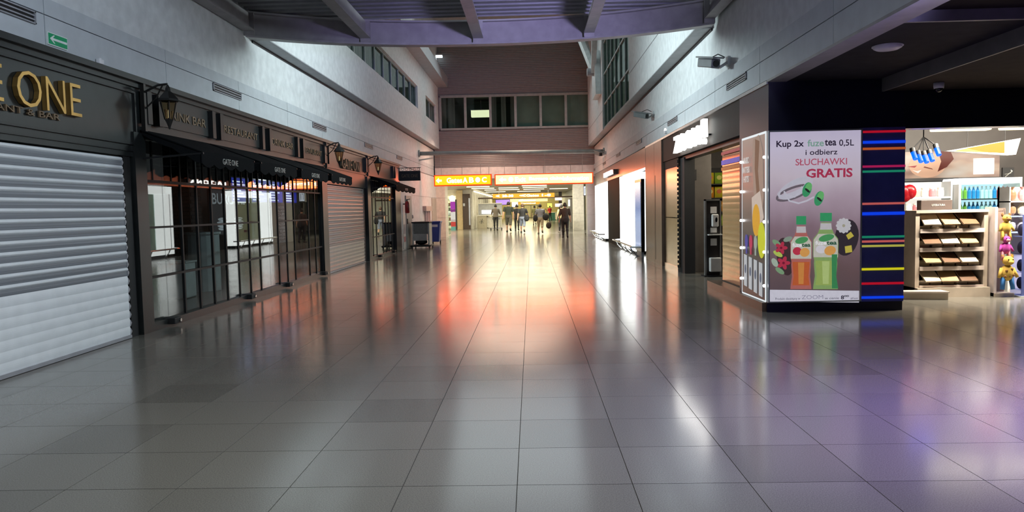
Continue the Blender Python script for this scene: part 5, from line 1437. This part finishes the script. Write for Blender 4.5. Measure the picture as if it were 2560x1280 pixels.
# service counter with lit screen
t = thing('service_counter', 'pale service counter with star emblem and bright back screen', 'counter', (-3.6, 58, 0))
MB().box(-4.15, -3.45, 57.0, 58.6, 0, .95).build('body', mat('counter_beige', (.42, .38, .28), .5), t)
MB().box(-4.2, -2.3, 56.95, 58.7, .95, 1.0).build('top', cwall, t)
st = MB()
for k in range(6):
    a = R(60 * k + 15); st.bar((-3.82, 56.99, .55), (-3.82 + .2 * math.cos(a), 56.99, .55 + .2 * math.sin(a)), .045, .012)
st.build('star_emblem', mat('emblem_grey', (.10, .10, .08), .5), t)
MB().box(-4.15, -2.3, 58.3, 58.4, 1.0, 1.9).build('screen_board', mat('screen_board', (.34, .35, .36), .4), t)
MB().box(-3.9, -2.7, 58.27, 58.3, 1.1, 1.38).build('lit_band', emat('counter_screen', (1, 1, 1), 2.2), t)
MB().box(-4.15, -2.3, 58.2, 58.45, 1.88, 1.93).build('canopy', cwall, t)
MB().box(-3.45, -2.35, 57.3, 58.5, .05, .85).build('side_front', cwall, t)
# further orange signs
def far_sign(label, y, xa, xb, za, zb, m, marks):
    t = thing('direction_sign', label, 'sign', ((xa + xb) / 2, y, za))
    MB().box(xa, xb, y, y + .15, za, zb).build('lit_box', m, t)
    for x, w, s_ in marks: text('lit_letters', s_, w, (zb - za) * .55, (x, y - .006, (za + zb) / 2), '-y', letter_l, t, depth=.008, bold=.02)
    for x in (xa + .5, xb - .5): MB().cyl((x, y + .07, zb), (x, y + .07, 2.96), .02, n=6).build('hanger', grey_steel, t)
o2 = emat('orange_far', (1.0, .34, .03), 1.5)
far_sign('orange hanging direction sign with arrows over the walking people', 60, -3.1, 1.85, 2.32, 2.66, o2, ((-2.7, .3, '<'), (-1.9, .9, '28-38'), (-.7, .5, '<'), (.1, 1.0, 'Gates'), (1.2, .7, '1-8')))
far_sign('pale lit hanging sign behind the orange sign with arrows', 88, -2.6, 1.9, 2.25, 2.58, emat('pale_far', (1.0, .62, .22), 2.2), ((-.5, 2.0, 'Gates'),))
far_sign('smallest orange hanging sign at the end of the concourse', 112, -2.3, 1.2, 2.10, 2.36, o2, ((-.5, 2.2, 'Terminal'),))
struct('trim_20', MB().box(-4.4, 3.4, 62, 62.3, 2.30, 2.42), mat('dark_bulkhead_far', (.10, .07, .05), .5))
# purple screens, doors, kiosk at the far end
t = thing('purple_screen', 'purple lit advertising screen on the far left of the concourse', 'screen', (-3.2, 86, 2))
MB().box(-4.1, -2.5, 86, 86.1, 1.95, 2.5).build('panel', emat('purple_glow', (.42, .25, .85), 1.4), t)
MB().box(-4.15, -2.45, 86.1, 86.2, 1.9, 2.55).build('frame', black_matt, t); MB().box(-4.0, -3.85, 86.05, 86.15, 0, 1.9).build('leg', black_matt, t)
t = thing('white_screen', 'white lit square screen above heads in the concourse', 'screen', (-1.5, 80, 2))
MB().box(-2.1, -1.45, 80, 80.1, 1.65, 2.15).build('panel', emat('white_glow', (1, 1, 1), 2.0), t)
MB().box(-2.13, -1.42, 80.1, 80.15, 1.62, 2.18).build('frame', black_matt, t); MB().box(-1.8, -1.72, 80.05, 80.12, 0, 1.65).build('leg', grey_steel, t)
t = thing('yellow_screen', 'small yellow lit panel near the end of the concourse', 'screen', (2.3, 95, 1.5))
MB().box(2.0, 2.6, 95, 95.1, 1.55, 2.05).build('panel', emat('yellow_glow', (.9, .95, .12), 1.6), t)
MB().box(1.97, 2.63, 95.1, 95.15, 1.5, 2.08).build('frame', black_matt, t); MB().box(2.26, 2.34, 95.03, 95.1, 0, 1.5).build('leg', grey_steel, t)
t = thing('green_desk', 'green and white desk on the right side of the far concourse', 'desk', (2.6, 88, 0))
MB().box(2.0, 3.3, 88, 89, 0, .9).build('front', mat('desk_green', (.04, .16, .12), .5), t)
MB().box(1.95, 3.35, 87.95, 89.1, .9, .96).build('top', cwall, t); MB().box(2.75, 3.0, 87.98, 88, .1, .85).build('white_panel', cwall, t)
t = thing('dark_cabinet', 'tall dark cabinet against the right wall behind the cream pillar', 'cabinet', (3.0, 52, 0))
MB().box(2.66, 3.35, 52.2, 53.2, .03, 2.1).build('body', mat('cabinet_grey', (.12, .11, .10), .5), t)
MB().box(2.68, 3.33, 52.18, 52.2, .1, 2.0).build('door', mat('cabinet_door', (.16, .15, .13), .5), t)
MB().box(2.55, 2.68, 52.15, 52.2, 1.55, 2.0).build('lamp', emat('cabinet_lamp', (1, .97, .85), 2), t)
t = thing('dark_column', 'slim dark column with small lit posters on the right of the concourse', 'column', (2.5, 70, 0))
MB().box(2.55, 2.85, 70, 70.3, 0, 2.96).build('shaft', mat('column_dark', (.03, .022, .02), .4), t)
for z in (1.55, 2.15): MB().box(2.2, 2.85, 69.95, 70, z, z + .3).build('lit_poster', emat('poster_pinkish', (1, .75, .7), 1.6), t)
d = struct('door_3', MB().box(-1.2, 1.0, 116.9, 117, 0, 2.0), mat('far_door', (.10, .08, .05), .5))
for a in (-1.1, -.05): MB().box(a, a + .95, 116.88, 116.9, .1, 1.9).build('door_leaf', mat('far_door_leaf', (.42, .38, .22), .5), d)

# ------------------------------------------------------------------ people
skin_m = mat('skin', (.50, .30, .20), .55, var=.06)
hair_d = mat('dark_hair', (.015, .011, .009), .6); hair_b = mat('brown_hair', (.07, .035, .02), .6)
def seg_dist(P, a, b):
    a = np.array(a); b = np.array(b); ab = b - a
    t = np.clip(((P - a) @ ab) / max(1e-9, ab @ ab), 0, 1)
    return np.linalg.norm(P - (a + t[:, None] * ab), axis=1)
def person(label, x, y, heading, H, stride, arms, garments, build=1.0, hair=hair_d, hairlen=0.0, lean=0.0):
    """one continuous body; arms = (left, right) each (swing forward deg, out deg, elbow deg); heading 0 looks down the hall"""
    k = H / 1.75
    J = {}
    J['pel'] = (0, 0, .93); J['spi'] = (0, lean * .3, 1.12); J['che'] = (0, lean * .6, 1.32); J['nec'] = (0, lean * .85, 1.47); J['hea'] = (0, lean, 1.62)
    legs = []
    for s, st in ((-1, stride), (1, -stride)):
        hip = (s * .095, 0, .90)
        th = R(st); kb = R(8 if st > 0 else 22 + abs(st) * .6)
        kn = (hip[0] + s * .005, hip[1] + .43 * math.sin(th), hip[2] - .43 * math.cos(th))
        an = (kn[0], kn[1] + .41 * math.sin(th - kb), kn[2] - .41 * math.cos(th - kb))
        legs.append((hip, kn, an))
    low = min(l[2][2] for l in legs) - .075
    toes = []
    for hip, kn, an in legs:
        lift = an[2] - .075 - low
        toes.append(((an[0], an[1] - .05, an[2] - .045), (an[0] + (.02 if an[0] > 0 else -.02), an[1] + .16, an[2] - .05 - min(.06, lift * .8))))
    A = []
    for s, (sw, out, el) in zip((-1, 1), arms):
        sh = (s * .185 * build, lean * .8, 1.40)
        d = Vector((s * math.sin(R(out)), math.sin(R(sw)), -math.cos(R(sw)) * math.cos(R(out)))).normalized()
        e = Vector(sh) + d * .29
        d2 = Vector((s * math.sin(R(out)) * .5, math.sin(R(sw + el)), -math.cos(R(sw + el)))).normalized()
        w = e + d2 * .25
        A.append((sh, tuple(e), tuple(w), d2))
    m = MB()
    def cap(a, b, r0, r1):
        m.cyl(a, b, r0, r1, n=14); m.sphere(a, r0, n=14, m=8); m.sphere(b, r1, n=14, m=8)
    # torso loft
    rings = [(.82, .13, .11, 0), (.90, .168, .125, 0), (.98, .165, .12, 0), (1.08, .145, .108, lean * .25), (1.2, .155, .112, lean * .4), (1.32, .175, .115, lean * .6), (1.40, .175, .10, lean * .75), (1.445, .11, .075, lean * .82), (1.47, .06, .06, lean * .85)]
    n = 20; vs = []
    for z, rx, ry, oy in rings:
        for q in range(n): t_ = 2 * math.pi * q / n; vs.append((rx * build * math.cos(t_), oy + ry * build * math.sin(t_), z))
    m._add(vs, [(j * n + q, j * n + (q + 1) % n, (j + 1) * n + (q + 1) % n, (j + 1) * n + q) for j in range(len(rings) - 1) for q in range(n)] + [tuple(range(n))[::-1], tuple((len(rings) - 1) * n + q for q in range(n))])
    cap((0, lean * .83, 1.43), (0, lean * .95, 1.56), .058, .055)
    hx, hy, hz = J['hea']
    m.sphere((hx, hy, hz + .03), .077, .095, .112, n=18, m=12); m.sphere((hx, hy + .03, hz - .045), .058, .062, .06)
    m.cyl((hx, hy + .09, hz + .03), (hx, hy + .115, hz - .005), .008, .016, n=8)
    for s in (-1, 1): m.sphere((hx + s * .078, hy + .0, hz + .01), .014, .022, .032)
    for (hip, kn, an), (heel, toe) in zip(legs, toes):
        cap(hip, kn, .088 * build, .058 * build); cap(kn, an, .056 * build, .036 * build)
        mid = tuple(kn[i] * .7 + an[i] * .3 for i in range(3)); m.sphere((mid[0], mid[1] - .015, mid[2]), .058 * build, .062 * build, .10)
        cap(an, heel, .038, .038); cap(heel, toe, .04, .034)
    for (sh, e, w, d2), s in zip(A, (-1, 1)):
        cap(sh, e, .052 * build, .042 * build); cap(e, w, .042 * build, .029 * build)
        pc = Vector(w) + d2 * .045; cap(w, tuple(pc), .028, .03)
        kn_ = Vector(w) + d2 * .085
        fw = Vector((0, 1, 0)); side = d2.cross(Vector((s, 0, 0))).normalized()
        if side.y < 0: side = -side
        cap(tuple(pc), tuple(kn_), .03, .026)
        for q, ln in enumerate((.062, .075, .07, .055)):
            b0 = kn_ + side * (.027 - .018 * q); b1 = b0 + d2 * ln * .55 + Vector((-s, 0, 0)) * .006; b2 = b1 + d2 * ln * .35 + Vector((-s, 0, 0)) * .022
            cap(tuple(b0), tuple(b1), .0095, .009); cap(tuple(b1), tuple(b2), .009, .008)
        t0 = Vector(w) + d2 * .03 + side * .025; t1 = t0 + side * .025 + d2 * .035; t2 = t1 + d2 * .03 + side * .004
        cap(tuple(t0), tuple(t1), .012, .011); cap(tuple(t1), tuple(t2), .011, .009)
    me = m.mesh('body', skin_m)
    tmp = bpy.data.objects.new('tmp_body', me); COL.objects.link(tmp)
    rm = tmp.modifiers.new('r', 'REMESH'); rm.mode = 'VOXEL'; rm.voxel_size = .0085
    sm = tmp.modifiers.new('s', 'SMOOTH'); sm.factor = .5; sm.iterations = 3
    bpy.context.view_layer.update()
    me2 = bpy.data.meshes.new_from_object(tmp.evaluated_get(bpy.context.evaluated_depsgraph_get()))
    bpy.data.objects.remove(tmp)
    nv = len(me2.vertices); V = np.zeros(nv * 3); me2.vertices.foreach_get('co', V); V = V.reshape(-1, 3)
    N = np.zeros(nv * 3); me2.vertex_normals.foreach_get('vector', N) if hasattr(me2, 'vertex_normals') else None; N = N.reshape(-1, 3)
    segs = {'torso': [((0, lean * .3, 1.02), (0, lean * .75, 1.40)), ((-.13, lean * .7, 1.39), (.13, lean * .7, 1.39))], 'pelvis': [((-.08, 0, .92), (.08, 0, .92))],
            'head': [((0, lean, 1.54), (0, lean, 1.70))], 'neck': [((0, lean * .85, 1.46), (0, lean * .9, 1.53))],
            'thigh': [(l[0], l[1]) for l in legs], 'calf': [(l[1], (l[2][0], l[2][1], l[2][2] + .05)) for l in legs], 'foot': [(t_[0], t_[1]) for t_ in toes] + [((l[2][0], l[2][1], l[2][2] + .0), t_[0]) for l, t_ in zip(legs, toes)],
            'uarm': [(a[0], a[1]) for a in A], 'farm': [(a[1], a[2]) for a in A], 'hand': [(a[2], tuple(Vector(a[2]) + a[3] * .16)) for a in A]}
    names = list(segs); D = np.stack([np.min([seg_dist(V, *sg) for sg in segs[nm]], axis=0) - {'torso': .09, 'pelvis': .11, 'thigh': .05}.get(nm, .03) for nm in names])
    lab = np.array(names)[D.argmin(0)]
    faces = [tuple(p.vertices) for p in me2.polygons]
    root = thing('person', label, 'person', (x, y, 0))
    root.rotation_euler = (0, 0, heading)
    off = np.array((0, 0, low)); 
    me2.vertices.foreach_set('co', ((V - off) * k).ravel()); me2.materials.clear(); me2.materials.append(skin_m)
    me2.polygons.foreach_set('use_smooth', [True] * len(me2.polygons)); me2.update(); me2.name = 'body'
    body = link('body', me2, root)
    def shell(nm, test, m_, thick):
        keep = np.array([bool(test(lab[i], V[i])) for i in range(nv)])
        fs = [f for f in faces if keep[list(f)].all()]
        used = sorted({i for f in fs for i in f}); mp = {i: j for j, i in enumerate(used)}
        mm = bpy.data.meshes.new(nm); mm.from_pydata([tuple(((V[i] + N[i] * thick) - off) * k) for i in used], [], [tuple(mp[i] for i in f) for f in fs])
        mm.materials.append(m_); mm.polygons.foreach_set('use_smooth', [True] * len(mm.polygons)); mm.update()
        o = link(nm, mm, root); so = o.modifiers.new('solid', 'SOLIDIFY'); so.thickness = thick * .9; so.offset = -1
        sb = o.modifiers.new('smooth', 'SMOOTH'); sb.iterations = 2
    for nm, m_, test, th in garments(legs, A, hz, lean): shell(nm, test, m_, th)
    shell('hair', lambda l, p: l == 'head' and (p[2] > hz + .085 or (p[1] < hy + .005 and p[2] > hz - .05 - hairlen) and abs(p[0]) < .2 and p[2] > hz - .09), hair, .016)
    return root
def cm(n, c, r=.8): return mat('cloth_' + n, c, r, bump=.15, bscale=80)
def outfit(top, bottom, shoes, short=True, sleeve=.6):
    def g(legs, A, hz, lean):
        def top_t(l, p):
            if l in ('torso',) or (l == 'pelvis' and p[2] > .90) or (l == 'neck' and p[2] < 1.475): return True
            if l == 'uarm':
                return min(np.linalg.norm(p - np.array(a[0])) for a in A) < .29 * sleeve + .06
            if sleeve > 1 and l == 'farm': return True
            return False
        def bot_t(l, p):
            if l == 'pelvis' or l == 'thigh': return p[2] < .99
            if l == 'calf': return not short or p[2] > .40
            return False
        return [(('shorts' if short else 'trousers'), bottom, bot_t, .02 if short else .014), ('shirt', top, top_t, .018), ('shoes', shoes, lambda l, p: l == 'foot', .012)]
    return g
blk = cm('black', (.012, .012, .013)); brw = cm('brown', (.032, .022, .016)); drk = cm('dark_green', (.025, .032, .022)); taupe = cm('taupe', (.12, .10, .08))
khaki = cm('khaki', (.20, .18, .13)); beige_c = cm('beige', (.36, .30, .20)); grey_c = cm('grey_shirt', (.22, .23, .27)); den = cm('pale_denim', (.16, .19, .25)); olive = cm('olive', (.07, .065, .05))
yel_c = cm('yellow_top', (.42, .36, .16)); wht = cm('white', (.6, .58, .55))
person('person in dark brown top and black trousers walking beside the cream pillar', 1.60, 36.15, 0, 1.66, 6, ((-4, 12, 18), (4, 12, 14)), outfit(brw, blk, blk, False, .9), 1.1)
person('person in grey shirt and beige shorts carrying bags walking down the hall', .47, 41.9, .02, 1.68, 16, ((-8, 14, 10), (8, 16, 10)), outfit(grey_c, beige_c, taupe, True, .7), 1.05)
person('person in black shirt and pale denim shorts carrying a dark bag', -.55, 44.6, -.03, 1.72, 14, ((-12, 12, 8), (20, 22, 40)), outfit(blk, den, blk, True, .6), 1.1, hair_b)
person('person in dark green shirt and olive shorts walking behind the others', -1.45, 46.7, .02, 1.88, 15, ((-10, 16, 8), (6, 12, 10)), outfit(drk, olive, blk, True, .6), 1.15)
person('person in black clothes partly hidden by the person in dark green', -.98, 49.0, 0, 1.70, 10, ((8, 10, 10), (30, 16, 60)), outfit(blk, blk, blk, False, .7), 1.0)
person('person in taupe shirt and black trousers pushing a luggage trolley', -2.45, 50.8, 0, 1.74, 5, ((30, 16, 45), (30, 16, 45)), outfit(taupe, blk, blk, False, .9), 1.05)
person('person in pale yellow top and dark trousers left of the brown topped person', 1.72, 43.6, .2, 1.62, 10, ((6, 10, 20), (12, 12, 50)), outfit(yel_c, blk, taupe, False, .6), .95, hair_d, .1)
person('person in white top and dark skirt trousers standing beside the yellow topped person', 2.10, 46.5, -.2, 1.66, 8, ((4, 10, 20), (-4, 10, 20)), outfit(wht, blk, taupe, True, .6), .95, hair_d, .1)
person('person in green beige clothes far down the concourse', .25, 66, 0, 1.66, 8, ((4, 10, 20), (-4, 10, 20)), outfit(cm('moss', (.20, .19, .08)), beige_c, blk, False, .9), 1.0)
person('person in red top standing at the green desk far down the concourse', 2.1, 86.5, .5, 1.68, 4, ((20, 10, 40), (20, 10, 40)), outfit(cm('red_top', (.4, .02, .02)), blk, blk, False, .9), 1.0)

# bags
def bag(name, label, x, y, z, w, d, h, strap, m_):
    t = thing(name, label, 'bag', (x, y, z))
    MB().sphere((x, y, z + h / 2), w / 2, d / 2, h / 2, n=16, m=10).build('body', m_, t, smooth=True)
    MB().box(x - w * .28, x + w * .28, y - d * .5, y - d * .42, z + h * .2, z + h * .55).build('pocket', m_, t, bevel=.01)
    MB().tube([(x - w * .3, y, z + h * .85)] + [(x - w * .3 + w * .6 * k / 6, y, z + h * .85 + strap * math.sin(math.pi * k / 6)) for k in range(1, 6)] + [(x + w * .3, y, z + h * .85)], .012, 6).build('strap', m_, t)
bag('shoulder_bag', 'black shoulder bag at the left hip of the person in grey shirt', .20, 41.82, .70, .26, .18, .38, .28, blk)
bag('duffel_bag', 'large round black bag at the right hip of the person in grey shirt', .78, 41.82, .75, .34, .22, .42, .30, blk)
bag('hand_bag', 'dark brown bag carried low beside the person in grey shirt', .93, 41.5, .30, .30, .2, .36, .32, brw)
bag('sling_bag', 'black sling bag at the hip of the person in pale denim shorts', -.30, 44.45, .68, .30, .18, .40, .35, blk)
bag('waist_pack', 'black pack on the back of the person in dark brown top', 1.63, 35.97, .70, .34, .16, .34, .02, blk)
# luggage trolley in front of the pushing person
t = thing('luggage_trolley', 'metal luggage trolley pushed by the person in taupe shirt', 'trolley', (-2.45, 51.5, 0))
f = MB(); f.tube([(-2.75, 51.2, 1.0), (-2.15, 51.2, 1.0)], .02); f.tube([(-2.72, 51.2, 1.0), (-2.72, 51.25, .15)], .02); f.tube([(-2.18, 51.2, 1.0), (-2.18, 51.25, .15)], .02)
f.build('handle_frame', chrome, t)
MB().box(-2.75, -2.15, 51.2, 52.1, .14, .18).build('platform', grey_steel, t)
for xx, yy in ((-2.82, 51.25), (-2.08, 51.25), (-2.45, 52.05)):
    MB().cyl((xx - .03, yy, .08), (xx + .03, yy, .08), .08, n=14).build('wheel', black_matt, t)
MB().box(-2.9, -2.0, 51.2, 51.3, .10, .14).build('axle', grey_steel, t)
MB().box(-2.7, -2.2, 51.25, 51.4, .72, .86).build('basket', grey_steel, t)
